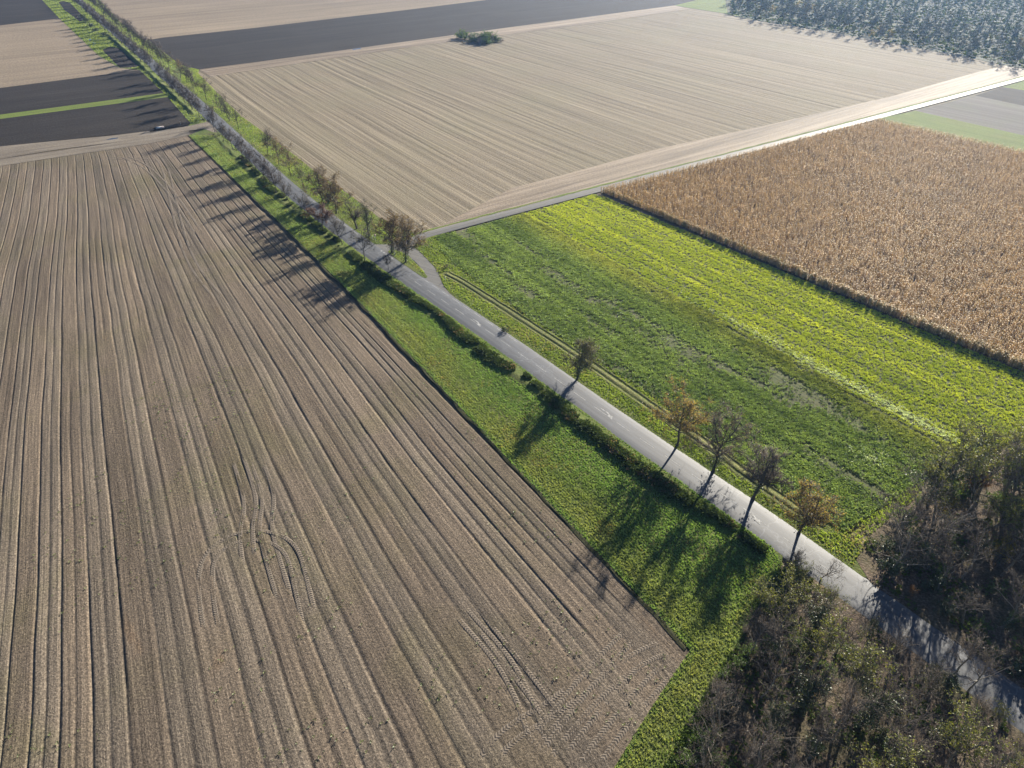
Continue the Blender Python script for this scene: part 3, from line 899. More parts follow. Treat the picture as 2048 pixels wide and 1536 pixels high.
c[dry] = lerp((.17, .16, .07), (.28, .27, .13), r.uniform(0, 1, dry.sum()))
scatter('verge_grass', P, .06, tg, r.uniform(.5, 1.1, len(P)) * np.where(rd < 1.4, .55, 1.0) * np.clip((path_dist(P, road[::6]) - 2.2) / 2.5, .35, 1), c, M['crop'], 'yellow green verge grass between road and green crop', 'grass', 6)

# grass far along the avenue
zf = np.concatenate([gp([(50, -35), (84, 0), (119, 37), (197, 111), (240, 136), (279, 140), (329, 187), (381, 246), (400, 248)]), left_edge[near_road(400, 232):near_road(140, -12):-8]])
zg = np.concatenate([gp([(190, -10), (240, 44), (290, 81), (330, 106), (362, 132), (345, 136)]), right_edge[near_road(335, 158):near_road(140, -12):-8]])
P = np.concatenate([fill(zf, .9, r), fill(zg, 1.0, r)])
for sp_ in ([(117, 4), (128, 2), (140, 6), (158, 24), (173, 38), (160, 44), (145, 32), (128, 20)], [(220, 93), (250, 100), (268, 116), (284, 131), (262, 136), (240, 136), (212, 108), (205, 100)]):
    P = P[~inside(P, gp(sp_))]
v = r.uniform(0, 1, len(P))
c = lerp((.09, .13, .025), (.24, .28, .05), v)
scatter('avenue_grass', P, .04, tg, r.uniform(.9, 1.8, len(P)), c, M['crop'], 'sunlit grass under the far end of the avenue', 'grass', 7)

# brambles and tall weeds on the bank left of the road
ia, ib = near_road(500, 310), near_road(1590, 1095)
n = 15000
t = r.uniform(0, 1, n)
ii = ia + t * (ib - ia - 1)
c2 = np.stack([np.interp(ii, np.arange(len(road)), left_edge[:, 0]), np.interp(ii, np.arange(len(road)), left_edge[:, 1])], 1)
nn = rn[ii.astype(int)]
wid = .7 + 2.6 * vnoise(ii, ii * 0, 6.0, 81) + np.clip((ii - near_road(760, 516)) / 60, 0, 1) * .8
off = r.normal(2.6, .55, n) * np.clip(wid / 2.6, .6, 1.25)
P = c2 + nn * np.clip(off, 1.3, 5.2)[:, None]
lump = vnoise(P[:, 0], P[:, 1], 2.2, 82)
dens = np.where(ii < near_road(760, 516), lump > .48, lump > .22)
P, lump, off = P[dens], lump[dens], off[dens]
hz_ = (.12 + .5 * lump) * np.clip(1.3 - np.abs(off - 2.6) / 2.0, .2, 1)
tb = [tmpl_leaves(np.random.default_rng(90 + i), 6, .55, .5) for i in range(6)]
v = r.uniform(0, 1, len(P))
c = lerp((.03, .05, .018), (.095, .13, .05), np.clip(v * .7 + vnoise(P[:, 0], P[:, 1], 5, 83) * .5 - .1, 0, 1))
br = r.uniform(size=len(P)) < .18 * (vnoise(P[:, 0], P[:, 1], 4, 84) > .6)
c[br] = lerp((.14, .10, .07), (.26, .2, .13), r.uniform(0, 1, br.sum()))
scatter('bramble_bank', P, .1 + hz_ * r.uniform(.3, 1, len(P)), tb, r.uniform(.5, 1.1, len(P)), c, M['bramble'], 'dark bramble and weed bank along the road beside the catch crop', 'brambles', 8)

# weeds and low shrubs on the wood floor and in front of the near wood
w1 = gp([(1318, 1560), (1388, 1420), (1440, 1340), (1500, 1250), (1555, 1165), (1580, 1130), (1480, 1290), (1400, 1450), (1370, 1560)])
P = np.concatenate([fill(w1, 9, r), fill(np.concatenate([wr]), 2.2, r), fill(wf, 2.2, r)])
P = P[vis(P) & (path_dist(P, road[::4]) > 3.6)]
nz = vnoise(P[:, 0], P[:, 1], 4, 85)
inw = inside(P, w1)
k = inw | (nz > .5)
P, nz, inw = P[k], nz[k], inw[k]
v = r.uniform(0, 1, len(P))
c = lerp((.035, .06, .018), (.12, .17, .04), np.clip(v * .6 + nz * .5 - .1, 0, 1))
scatter('undergrowth', P, .07, tb, r.uniform(.3, .9, len(P)), c, M['bramble'], 'low green undergrowth on the floor and margin of the near woods', 'undergrowth', 9)

# sparse volunteer weeds in the furrowed field
P = r.uniform((-75, 42), (30, 130), (2600, 2))
P = P[(vnoise(P[:, 0], P[:, 1], 9, 91) > .6) & ~inside(P, lv)]
P = P[P @ hd(56.7) < a_edge[3] @ hd(56.7) - 1.5]
scatter('volunteer_weeds', P, -.03, tl, r.uniform(.3, .8, len(P)), lerp((.06, .09, .02), (.14, .17, .05), r.uniform(0, 1, len(P))), M['crop'], 'scattered small weeds sprouting on the furrowed brown field', 'weeds', 10)

# ------------------------------------------------------------------ trees
def unit(v):
    return v / (np.linalg.norm(v) + 1e-9)

class Tree:
    def __init__(s, seed):
        s.r = np.random.default_rng(seed)
        s.wood = [[], [], 0]           # trunk and limbs
        s.fine = [[], [], 0]           # branches and twigs of the crown
        s.leaf = [[], [], 0]
        s.ivy = [[], [], 0]
        s.tips = []                    # twig bases (pos, dir)

    def add(s, buf, V, F):
        buf[0].append(V); buf[1].append(F + buf[2]); buf[2] += len(V)

    def tube(s, buf, pts, rad, k):
        n = len(pts)
        tan = np.gradient(pts, axis=0)
        tan /= np.linalg.norm(tan, axis=1)[:, None] + 1e-9
        ref = np.where(np.abs(tan[:, 2:3]) < .9, np.array([[0, 0, 1.]]), np.array([[1., 0, 0]]))
        a = np.cross(tan, ref); a /= np.linalg.norm(a, axis=1)[:, None] + 1e-9
        b = np.cross(tan, a)
        th = np.arange(k) * 2 * math.pi / k
        V = pts[:, None] + rad[:, None, None] * (a[:, None] * np.cos(th)[None, :, None] + b[:, None] * np.sin(th)[None, :, None])
        i = np.arange(n * k).reshape(n, k)
        j = np.roll(i, -1, 1)
        f = np.stack([i[:-1], j[:-1], j[1:], i[1:]], -1).reshape(-1, 4)
        F = np.concatenate([f[:, [0, 1, 2]], f[:, [0, 2, 3]]])
        s.add(buf, V.reshape(-1, 3), F)

    def limb(s, p, d, L, r0, n, crook, up):
        pts = [p]
        for i in range(n):
            d = unit(d + s.r.normal(0, crook, 3) + np.array([0, 0, up]))
            pts.append(pts[-1] + d * L / n)
        return np.array(pts), np.linspace(r0, r0 * .35, n + 1)

    def split(s, d, ang):
        a = unit(np.cross(d, s.r.normal(0, 1, 3)))
        return unit(d * math.cos(ang) + a * math.sin(ang))

    def twigs(s, n, L, rad):
        """many thin cones rooted along the outer branches"""
        if not s.tips or n == 0:
            return
        idx = s.r.integers(0, len(s.tips), n)
        P = np.array([s.tips[i][0] for i in idx]); D = np.array([s.tips[i][1] for i in idx])
        D = D + s.r.normal(0, .55, (n, 3)) + np.array([0, 0, .15])
        D /= np.linalg.norm(D, axis=1)[:, None]
        ln = s.r.uniform(.5, 1.3, n)[:, None] * L
        A = np.cross(D, s.r.normal(0, 1, (n, 3))); A /= np.linalg.norm(A, axis=1)[:, None] + 1e-9
        B = np.cross(D, A)
        rr = rad * s.r.uniform(.6, 1.2, n)[:, None]
        V = np.stack([P + A * rr, P - A * rr * .5 + B * rr * .87, P - A * rr * .5 - B * rr * .87, P + D * ln], 1).reshape(-1, 3)
        k = np.arange(n)[:, None] * 4
        F = np.concatenate([k + np.array([[0, 1, 3]]), k + np.array([[1, 2, 3]]), k + np.array([[2, 0, 3]])])
        s.add(s.fine, V, F)
        s.tw = (P, D, ln)

    def leafs(s, buf, P, size):
        n = len(P)
        if n == 0:
            return
        A = s.r.normal(0, 1, (n, 3)); A /= np.linalg.norm(A, axis=1)[:, None]
        B = np.cross(A, s.r.normal(0, 1, (n, 3))); B /= np.linalg.norm(B, axis=1)[:, None] + 1e-9
        sz = size * s.r.uniform(.6, 1.3, n)[:, None]
        V = np.stack([P - A * sz * .5, P + B * sz * .32, P + A * sz * .5, P - B * sz * .32], 1).reshape(-1, 3)
        k = np.arange(n)[:, None] * 4
        s.add(buf, V, np.concatenate([k + np.array([[0, 1, 2]]), k + np.array([[0, 2, 3]])]))

    def leaves(s, n, size, zmax=None):
        P, D, ln = s.tw
        i = s.r.integers(0, len(P), n * (3 if zmax else 1))
        Q = P[i] + D[i] * ln[i] * s.r.uniform(.1, 1, (len(i), 1)) + s.r.normal(0, .08, (len(i), 3))
        if zmax:
            Q = Q[Q[:, 2] < zmax][:n]
        s.leafs(s.leaf, Q, size)

    def ivy_on(s, pts, rad, n, size):
        t = s.r.uniform(0, 1, n)
        q = np.stack([np.interp(t, np.linspace(0, 1, len(pts)), pts[:, k]) for k in range(3)], 1)
        s.leafs(s.ivy, q + s.r.normal(0, 1, (n, 3)) * rad * np.array([1, 1, .8]), size)

def grow(seed, h=10., trunk=.35, r0=.17, limbs=7, elev=(45, 75), spread=1.0, crook=.12, up=.08, l2=5, l3=5, twn=900, twl=.8, twr=.012, lean=.03, leader=True, droop=0.0):
    """h is the height of the finished tree; trunk the clear share of it"""
    t = Tree(seed); r = t.r
    th = h * trunk
    pts, rad = t.limb(np.zeros(3), unit(np.array([r.normal(0, lean), r.normal(0, lean), 1])), th, r0, 6, .05 + lean * .5, .05)
    rad = np.linspace(r0, r0 * .72, 7); rad[0] *= 1.35
    t.trunk_pts = pts
    t.tube(t.wood, pts, rad, 7)
    top = pts[-1]
    CH = h - th
    t.limb_pts = []
    starts = []
    if leader:
        lp, lr = t.limb(top, unit(pts[-1] - pts[-2] + r.normal(0, .08, 3)), CH * .92, r0 * .68, 8, crook * .7, .1)
        t.tube(t.wood, lp, lr, 6)
        t.limb_pts.append(lp)
        starts += [(lp[max(0, int(k * 5 / limbs))] * (1 - .0), lr[min(8, int(k * 5 / limbs))] * .75) for k in range(limbs)]
        br1 = [(lp, lr)]
    else:
        starts = [(pts[-1 - (k % 2)], r0 * .6) for k in range(limbs)]
        br1 = []
    for k, (p, rr) in enumerate(starts):
        az = 2 * math.pi * k * .382 + r.uniform(-.5, .5)
        el = math.radians(elev[0] + (elev[1] - elev[0]) * (.75 * k / limbs + .25 * r.uniform()) if leader else r.uniform(*elev))
        d = np.array([math.cos(az) * math.cos(el) * spread, math.sin(az) * math.cos(el) * spread, math.sin(el)])
        L = CH * r.uniform(.62, .9) * (1.0 if el > 1 else .9) * (1 - .35 * (p[2] - th) / CH)
        lp, lr = t.limb(p, unit(d), L, rr * r.uniform(.7, 1.0), 7, crook, up)
        t.tube(t.wood, lp, lr, 5)
        t.limb_pts.append(lp)
        br1.append((lp, lr))
    for lp, lr in br1:
        for j in range(l2):
            i = r.integers(1, len(lp) - 1) if j else len(lp) - 2
            d = t.split(unit(lp[i + 1] - lp[i] if i + 1 < len(lp) else lp[i] - lp[i - 1]), math.radians(r.uniform(25, 60)))
            L = np.linalg.norm(lp[-1] - lp[0]) * r.uniform(.28, .5)
            p2, r2 = t.limb(lp[i], d, L, max(.024, lr[i] * .55), 5, crook * 1.2, up - droop)
            t.tube(t.fine, p2, r2, 4)
            for q in range(l3):
                m = r.integers(1, 5)
                d3 = t.split(unit(p2[m + 1] - p2[m]), math.radians(r.uniform(25, 65)))
                p3, r3 = t.limb(p2[m], d3, L * r.uniform(.35, .6), max(.018, r2[m] * .6), 3, crook * 1.3, up - droop * 1.5)
                t.tube(t.fine, p3, r3, 3)
                for a in range(1, 4):
                    t.tips.append((p3[a], unit(p3[a] - p3[a - 1])))
            for a in range(2, 6):
                t.tips.append((p2[a], unit(p2[a] - p2[a - 1])))
    t.twigs(twn, twl, twr)
    # fit height
    return t

def shrub(seed, h=3., w=2.2, stems=14, twn=500, leafn=700, leaf=.16):
    t = Tree(seed); r = t.r
    for k in range(stems):
        az = r.uniform(0, 2 * math.pi); el = math.radians(r.uniform(40, 85))
        d = np.array([math.cos(az) * math.cos(el) * w / 2, math.sin(az) * math.cos(el) * w / 2, math.sin(el)])
        p, rr = t.limb(np.array([r.normal(0, .15), r.normal(0, .15), 0]), unit(d), h * r.uniform(.6, 1.0), .035, 5, .2, .02)
        t.tube(t.wood, p, rr, 4)
        for j in range(4):
            m = r.integers(1, 5)
            p2, r2 = t.limb(p[m], t.split(unit(p[m + 1] - p[m]), .8), h * .35, .016, 3, .2, .03)
            t.tube(t.fine, p2, r2, 3)
            for a in range(1, 4):
                t.tips.append((p2[a], unit(p2[a] - p2[a - 1])))
    t.twigs(twn, h * .2, .010)
    if leafn:
        t.leaves(leafn, leaf)
    return t

def tri_mesh(name, bufs, mats):
    V, F, mi, base = [], [], [], 0
    for k, b in enumerate(bufs):
        if b[2] == 0:
            continue
        V += b[0]
        F.append(np.concatenate(b[1]) + base); mi.append(k)
        base += b[2]
    return mesh(name, np.concatenate(V), F, mats, mi) if V else None

class Proto:
    """meshes of one kind of tree, shared by its copies"""
    def __init__(s, name, t, bark='bark', twig='twig', leaf='leaf_brown'):
        s.trunk = tri_mesh(name + '_trunk', [t.wood], [M[bark]])
        s.crown = tri_mesh(name + '_crown', [t.fine, t.leaf], [M[twig], M[leaf]])
        s.ivy = tri_mesh(name + '_ivy', [t.ivy], [M['leaf_ivy']])
        for me in (s.trunk,):
            me.polygons.foreach_set('use_smooth', np.ones(len(me.polygons), bool))
        s.h = max(b[:, 2].max() for b in t.wood[0] + t.fine[0])

def plant(name, pr, xy, h, rz, label, cat='tree', group=None, z=.05, tilt=(0, 0), ivy=True, stemname='trunk', crownname='crown', wide=1.0):
    e = bpy.data.objects.new(name, None)
    col.objects.link(e)
    k = h / pr.h
    e.location = (xy[0], xy[1], z)
    e.rotation_euler = (tilt[0], tilt[1], rz)
    e.scale = (k * wide, k * wide, k)
    e.empty_display_size = .5
    e['label'], e['category'] = label, cat
    if group:
        e['group'] = group
    obj(stemname, pr.trunk, e)
    obj(crownname, pr.crown, e)
    if pr.ivy is not None and ivy:
        obj('ivy', pr.ivy, e)
    return e

ONES = ['', 'first', 'second', 'third', 'fourth', 'fifth', 'sixth', 'seventh', 'eighth', 'ninth', 'tenth', 'eleventh', 'twelfth', 'thirteenth', 'fourteenth',
        'fifteenth', 'sixteenth', 'seventeenth', 'eighteenth', 'nineteenth']
def ordinal(n):
    if n < 20:
        return ONES[n]
    tens = {2: 'twent', 3: 'thirt', 4: 'fort', 5: 'fift'}[n // 10]
    return tens + 'ieth' if n % 10 == 0 else tens + 'y-' + ONES[n % 10]

# young bare avenue trees
young = []
for k in range(6):
    t = grow(100 + k, 10, .30, .16, 11, (25, 72), 1.0, .07, .05, 7, 4, 3200, .95, .023)
    young.append(Proto('avenue_tree', t, 'bark', 'twig_av'))
sparse = []
for k in range(3):
    t = grow(130 + k, 10, .30, .16, 9, (25, 70), 1.0, .10, .05, 6, 4, 1900, .95, .02)
    t.leaves(160, .2)
    sparse.append(Proto('avenue_tree', t, 'bark', 'twig_av', leaf='leaf_olive'))
leafy = []
for k in range(3):
    t = grow(140 + k, 11, .30, .18, 10, (20, 68), 1.0, .10, .05, 6, 5, 2400, .95, .019)
    t.leaves(1700, .26)
    leafy.append(Proto('avenue_tree', t))

left_row = [(777, 543, 5.0), (729.7, 523, 9.6), (685, 491, 9.2), (646, 463, 8.4), (611, 435, 8.6), (580, 409, 8.2), (553, 389, 10.0), (529, 363, 9.2), (507.6, 343, 9.6), (485, 319, 9.2), (466, 300, 8.6), (448, 283, 8.4), (430.5, 266, 11.5),
            (399.6, 236, 10), (385, 222, 10.5), (371, 208, 10.5), (358, 195, 10.5), (346, 183, 10), (335, 171, 9.5), (323, 160, 10), (301, 140, 10.5), (291, 133, 10), (282, 123, 10), (271, 114, 10.5), (261, 105, 10.5), (252.5, 97.5, 10), (243, 89, 10.5),
            (234, 80, 10.5), (225.6, 74, 10), (217.5, 68, 10.5), (210, 61, 10.5), (203, 55, 10), (196, 50, 10.5), (187.5, 41, 10.5), (181, 35, 10), (175, 30, 10.5), (164, 21, 10), (157.5, 15, 10.5), (151, 10, 10), (146, 5, 10), (138, -2, 10), (131, -8, 10)]
t = grow(171, 8.5, .42, .15, 12, (5, 40), 1.4, .10, .10, 7, 5, 2600, .8, .016, leader=False)
t.leaves(2600, .24)
purple = Proto('avenue_tree', t, leaf='leaf_purple')
R_ = random.Random(5)
nL = 0
for i, (u, v, h) in enumerate(left_row):
    side = 'on the furrowed field side of the road'
    if i == 3:
        plant('avenue_tree', purple, ground(u, v), h, 1.0, 'small tree with a broad flat dark red brown crown overhanging the road', group='avenue trees', z=.4)
        continue
    nL += 1
    pr = (sparse if i in (0, 1, 2, 4, 5) else young)[i % (3 if i in (0, 1, 2, 4, 5) else 6)]
    lab = f'bare grey avenue tree, {ordinal(nL)} from the junction, furrowed field side'
    if i == 0:
        lab = 'smallest bare tree, leaning at the road edge opposite the paved junction'
    if i == 12:
        lab = 'tallest bare vase-shaped tree at the mouth of the field track'
    plant('avenue_tree', pr, ground(u, v), h * R_.uniform(1.0, 1.12), R_.uniform(0, 6.28), lab, group='avenue trees', z=.35, tilt=(R_.gauss(0, .03), R_.gauss(0, .03) + (-.25 if i == 0 else 0)), wide=R_.uniform(.85, 1.1))

right_far = [(606.3, 373.7, 9.5, 's'), (582, 352, 11, 'l'), (558, 330, 10.5, 'l'), (535.7, 310, 10.5, 'y'), (477.6, 258.6, 10.5, 's'), (460, 243, 9.5, 's'), (444, 227, 10.5, 's'), (413.3, 201.6, 10.5, 's'), (395.7, 182, 6, 's'), (387, 176.7, 9.5, 'y'), (374, 166, 10, 'y'), (361.5, 155, 9, 'l'),
             (338.6, 136.6, 9.5, 'y'), (327, 127, 10, 'y'), (317, 118.6, 10, 'y'), (306, 109.8, 10, 'y'), (296, 102.5, 10, 'y'), (286, 94, 10, 'y'), (277, 86, 10, 'y'), (268, 78, 10, 'y'), (259, 72, 10, 'y'), (251, 66, 10, 'y'), (244, 61, 10, 'y'), (234, 52, 10, 'y'), (226, 45, 10, 'y'),
             (219, 39, 10, 'y'), (212, 34, 10, 'y'), (204, 25, 10, 'y'), (196, 20, 10, 'y'), (190.6, 16, 10, 'y'), (185.6, 12.5, 10, 'y'), (180, 7.5, 10, 'y'), (172, 1, 10, 'y'), (166, -5, 10, 'y')]
for i, (u, v, h, kd) in enumerate(right_far):
    pr = {'y': young, 's': sparse, 'l': leafy}[kd][i % (6 if kd == 'y' else 3)]
    look = {'y': 'bare grey', 's': 'thin sparsely leaved', 'l': 'brown-leaved'}[kd]
    plant('avenue_tree', pr, ground(u, v), h * R_.uniform(1.0, 1.12), R_.uniform(0, 6.28), f'{look} avenue tree, {ordinal(i + 1)} beyond the broad brown trees, stubble side', group='avenue trees', z=.06,
          tilt=(R_.gauss(0, .03), R_.gauss(0, .03)), wide=R_.uniform(.9, 1.1))

# individual trees on the right side of the road, near to far
def special(seed, px, h, label, leaf='leaf_gold', leafn=1500, lsize=.22, ivy_n=0, ivy_r=.5, ivy_part=(.4, 1.0), crown_ivy=0, rz=0, tilt=(0, 0), zmax=None, **kw):
    t = grow(seed, h, **kw)
    if leafn:
        t.leaves(leafn, lsize, zmax)
    if ivy_n:
        tp = t.trunk_pts
        a, b = int(ivy_part[0] * 6), max(int(ivy_part[0] * 6) + 2, int(ivy_part[1] * 6) + 1)
        t.ivy_on(tp[a:b], ivy_r, ivy_n, .26)
    if crown_ivy:
        for lp in t.limb_pts[:6]:
            t.ivy_on(lp[:5], .45, crown_ivy // 6, .26)
    pr = Proto('roadside_tree', t, 'bark', 'twig', leaf=leaf)
    xy = ground(*px)
    return plant('roadside_tree', pr, xy, h, rz, label, group='large trees beside the road', tilt=tilt, wide=1.0)
base = dict(r0=.30, limbs=12, elev=(5, 68), spread=1.0, crook=.14, up=.03, l2=7, l3=5, twn=4600, twl=1.1, twr=.026)
special(201, (1597, 1068), 11.5, 'golden brown roadside tree standing nearest the woods', 'leaf_gold', 5600, .27, tilt=(0, .10), trunk=.28, **base)
special(202, (1505.5, 999), 11.5, 'bare forked roadside tree with an ivy clump in its fork', 'leaf_brown', 500, ivy_n=260, ivy_r=.42, ivy_part=(.6, 1), tilt=(0, .05), trunk=.33, **{**base, 'limbs': 6, 'leader': False, 'elev': (35, 65), 'twn': 5500})
special(203, (1426, 944), 13.6, 'tall bare roadside tree with a dark ivy clump round its trunk', 'leaf_brown', 1300, ivy_n=520, ivy_r=.62, ivy_part=(.45, .95), tilt=(0, .02), trunk=.29, **{**base, 'limbs': 7})
special(204, (1354, 892), 13.8, 'tall roadside tree with a full golden brown crown and clean trunk', 'leaf_gold', 5600, .27, tilt=(0, -.03), trunk=.29, **base)
special(205, (1154.5, 759), 11.2, 'lone dark ivy-clad tree standing beside the open road', 'leaf_olive', 3800, .25, ivy_n=650, ivy_r=.5, ivy_part=(.35, 1), crown_ivy=1100, trunk=.27, **{**base, 'elev': (20, 74)})
special(206, (811.5, 525), 13.6, 'russet tree with ivy-green trunk at the tip of the grass island', 'leaf_brown', 4800, .29, ivy_n=700, ivy_r=.6, ivy_part=(.3, 1), crown_ivy=700, trunk=.27, **{**base, 'elev': (12, 72)})
special(207, (784.5, 505.5), 13.0, 'reddish brown tree with ivy at the back of the grass island', 'leaf_brown', 5000, .29, ivy_n=600, ivy_r=.6, ivy_part=(.3, 1), crown_ivy=400, trunk=.29, **{**base, 'elev': (12, 72)})
special(208, (738.7, 473), 11.5, 'ivy-covered tree with two bare antler branches just before the junction', 'leaf_olive', 500, .2, ivy_n=700, ivy_r=.55, ivy_part=(.3, 1), crown_ivy=1300, trunk=.32, **{**base, 'limbs': 5, 'elev': (55, 78), 'twn': 900})
special(209, (714, 457.5), 11.0, 'pollarded bare tree with a pale trunk and upswept limbs', 'leaf_gold', 250, .2, crown_ivy=350, trunk=.29, **{**base, 'limbs': 7, 'leader': False, 'elev': (45, 72), 'twn': 1500})
special(210, (673, 427), 13.0, 'broad brown-leaved tree with golden ivy low on its trunk', 'leaf_brown', 5000, .29, ivy_n=500, ivy_r=.7, ivy_part=(.4, 1), trunk=.29, **base)
special(211, (646, 402), 12.0, 'dark-trunked brown tree with a snaking side limb next to the broad brown tree', 'leaf_brown', 4500, .26, ivy_n=300, ivy_r=.5, ivy_part=(.4, 1), trunk=.30, **{**base, 'crook': .2})

# ------------------------------------------------------------------ woods
wood_protos = {}
def robinia(seed, h, twn=1200, **kw):
    a = dict(trunk=.34, r0=.20, limbs=7, elev=(28, 74), spread=1.0, crook=.22, up=.05, l2=7, l3=4, twn=twn, twl=.75, twr=.016, lean=.08)
    a.update(kw)
    return grow(seed, h, **a)
bare_w = []
for k in range(6):
    t = robinia(300 + k, 12)
    t.leaves(90, .16)
    if k % 3 == 0:
        t.ivy_on(t.trunk_pts[1:], .4, 420, .26)
    bare_w.append(Proto('woodland_tree', t, 'bark_pale', 'twig', 'leaf_brown'))
olive_w = []
for k in range(5):
    t = robinia(320 + k, 11, 900, crook=.18)
    t.leaves(2800, .22)
    olive_w.append(Proto('woodland_tree', t, 'bark_pale', 'twig', 'leaf_olive'))
ivy_w = []
for k in range(2):
    t = robinia(340 + k, 11, 1200)
    t.leaves(500, .2)
    t.ivy_on(t.trunk_pts[1:], .55, 900, .26)
    for lp in t.limb_pts[:5]:
        t.ivy_on(lp[:6], .6, 420, .26)
    ivy_w.append(Proto('woodland_tree', t, 'bark', 'twig', 'leaf_olive'))
t = robinia(350, 7, 1200, elev=(30, 65)); t.leaves(2400, .2); yellow_w = Proto('woodland_tree', t, 'bark', 'twig', 'leaf_yellow')
t = robinia(351, 7, 1200, elev=(30, 65)); t.leaves(2200, .2); orange_w = Proto('woodland_tree', t, 'bark', 'twig', 'leaf_orange')
shr_g = [Proto('shrub', shrub(360 + k, 2.6, 2.4, 14, 350, 1500, .2), 'bark', 'twig', 'leaf_fresh') for k in range(3)]
shr_d = [Proto('shrub', shrub(364 + k, 2.4, 2.6, 14, 350, 1400, .2), 'bark', 'twig', 'leaf_ivy') for k in range(2)]
shr_b = [Proto('shrub', shrub(368 + k, 3.0, 2.8, 20, 1300, 120, .14), 'bark_pale', 'twig', 'leaf_brown') for k in range(3)]

def spots(poly, gap, r, tries=6000, extra=None):
    """random points in a polygon, at least gap metres apart"""
    Q = r.uniform(poly.min(0), poly.max(0), (tries, 2))
    Q = Q[inside(Q, poly)]
    if extra is not None:
        Q = Q[extra(Q)]
    out = np.empty((0, 2))
    for q in Q:
        if not len(out) or ((out - q) ** 2).sum(1).min() > gap * gap:
            out = np.vstack([out, q])
    return out

rw = np.random.default_rng(77)
road_near = road[near_road(1500, 1030)::3]
def dist_road(q):
    q = np.atleast_2d(q)
    dd = path_dist(q, road_near)
    return dd if len(q) > 1 else dd[0]
# wood below the road (bottom right corner)
wb_poly = np.concatenate([gp([(1372, 1620), (1395, 1536), (1440, 1420), (1492, 1300), (1545, 1200), (1590, 1150)]), left_edge[near_road(1610, 1110):near_road(2170, 1512):4], gp([(2360, 1700), (1372, 1700)])])
wb = spots(wb_poly, 4.0, rw, extra=lambda q: dist_road(q) > RW + 1.3)
for q in wb:
    x = rw.uniform()
    if x < .55:
        pr, nm, look = bare_w[rw.integers(6)], 'woodland_tree', 'bare grey crooked tree'
    elif x < .88:
        pr, look = olive_w[rw.integers(5)], 'thinly olive-leaved tree'
    else:
        pr, look = ivy_w[rw.integers(2)], 'dark ivy-clad tree'
    hh_ = min(rw.uniform(8, 12.5), 2.2 + 1.05 * (dist_road(q) - RW))
    zone_w = 'along the road' if dist_road(q) < RW + 4.5 else ('on the field margin' if path_dist(q[None], wb_poly[:6])[0] < 4.5 else 'in the middle')
    size_w = 'low ' if hh_ < 8.8 else ('tall ' if hh_ > 10.3 else 'mid-height ')
    plant('woodland_tree', pr, q, hh_, rw.uniform(0, 6.28), f'{size_w}{look} {zone_w} of the lower wood', group=f'{look}s {zone_w} of the lower wood', z=.07,
          tilt=(rw.normal(0, .06), rw.normal(0, .06)))
# wood right of the road
wr_poly = np.concatenate([gp([(1722, 1122), (1752, 1075), (1850, 1000), (1950, 945), (2048, 900), (2300, 800), (2420, 1250), (2300, 1520)]), right_edge[near_road(2170, 1512):near_road(1720, 1190):-4]])
wq = spots(wr_poly, 4.1, rw, extra=lambda q: dist_road(q) > RW + 3.4)
wq = wq[vis(wq, 260)]
wq = wq[(dist_road(wq) > 20) | (rw.uniform(size=len(wq)) < .38)]
for q in wq:
    x = rw.uniform()
    edge = path_dist(q[None], wr_poly[:6])[0]
    if x < .66 and dist_road(q) > 20:
        pr, look = olive_w[rw.integers(5)], 'olive-leaved tree'
    elif x < .86 or dist_road(q) <= 20:
        pr, look = bare_w[rw.integers(6)], 'bare grey tree'
    else:
        pr, look = ivy_w[rw.integers(2)], 'dark ivy-clad tree'
    hh_ = rw.uniform(11.5, 16) if edge < 9 else rw.uniform(8.5, 12.5)
    zone_w = 'along the road side' if dist_road(q) < RW + 8 else ('on the crop side edge' if edge < 6 else 'in the middle')
    size_w = 'low ' if hh_ < 9.5 else ('tall ' if hh_ > 12.5 else 'mid-height ')
    plant('woodland_tree', pr, q, hh_, rw.uniform(0, 6.28), f'{size_w}{look} {zone_w} of the wood beside the green crop', group=f'{look}s {zone_w} of the wood beside the crop', z=.07,
          tilt=(rw.normal(0, .06), rw.normal(0, .06)))
plant('woodland_tree', yellow_w, ground(1872, 1040), 6.5, .3, 'bright yellow-leaved small tree near the edge of the wood', group='autumn coloured trees of the wood', z=.07)
plant('woodland_tree', yellow_w, ground(1990, 1130), 6.0, 2.1, 'yellow green small tree at the photo edge inside the wood', group='autumn coloured trees of the wood', z=.07)
plant('woodland_tree', orange_w, ground(1945, 990), 6.5, .9, 'rust orange small tree deep in the wood', group='autumn coloured trees of the wood', z=.07)
plant('shrub', orange_w, ground(1818, 1195), 2.6, 1.9, 'little orange-leaved shrub on the verge of the shaded road', 'shrub', z=.07)
# two bare trees leaning over the road from the lower wood
plant('woodland_tree', bare_w[1], ground(1640, 1162), 7.5, .4, 'slim bare tree in front of the sunlit road at the wood corner', group='bare roadside trees of the wood', z=.07)
plant('woodland_tree', bare_w[4], ground(1905, 1352), 10.0, 2.0, 'pale forked bare tree reaching over the shaded road', group='bare roadside trees of the wood', z=.07)
plant('woodland_tree', bare_w[2], ground(1935, 1385), 9.0, 4.0, 'bare tree with a long side limb over the shaded road', group='bare roadside trees of the wood', z=.07)

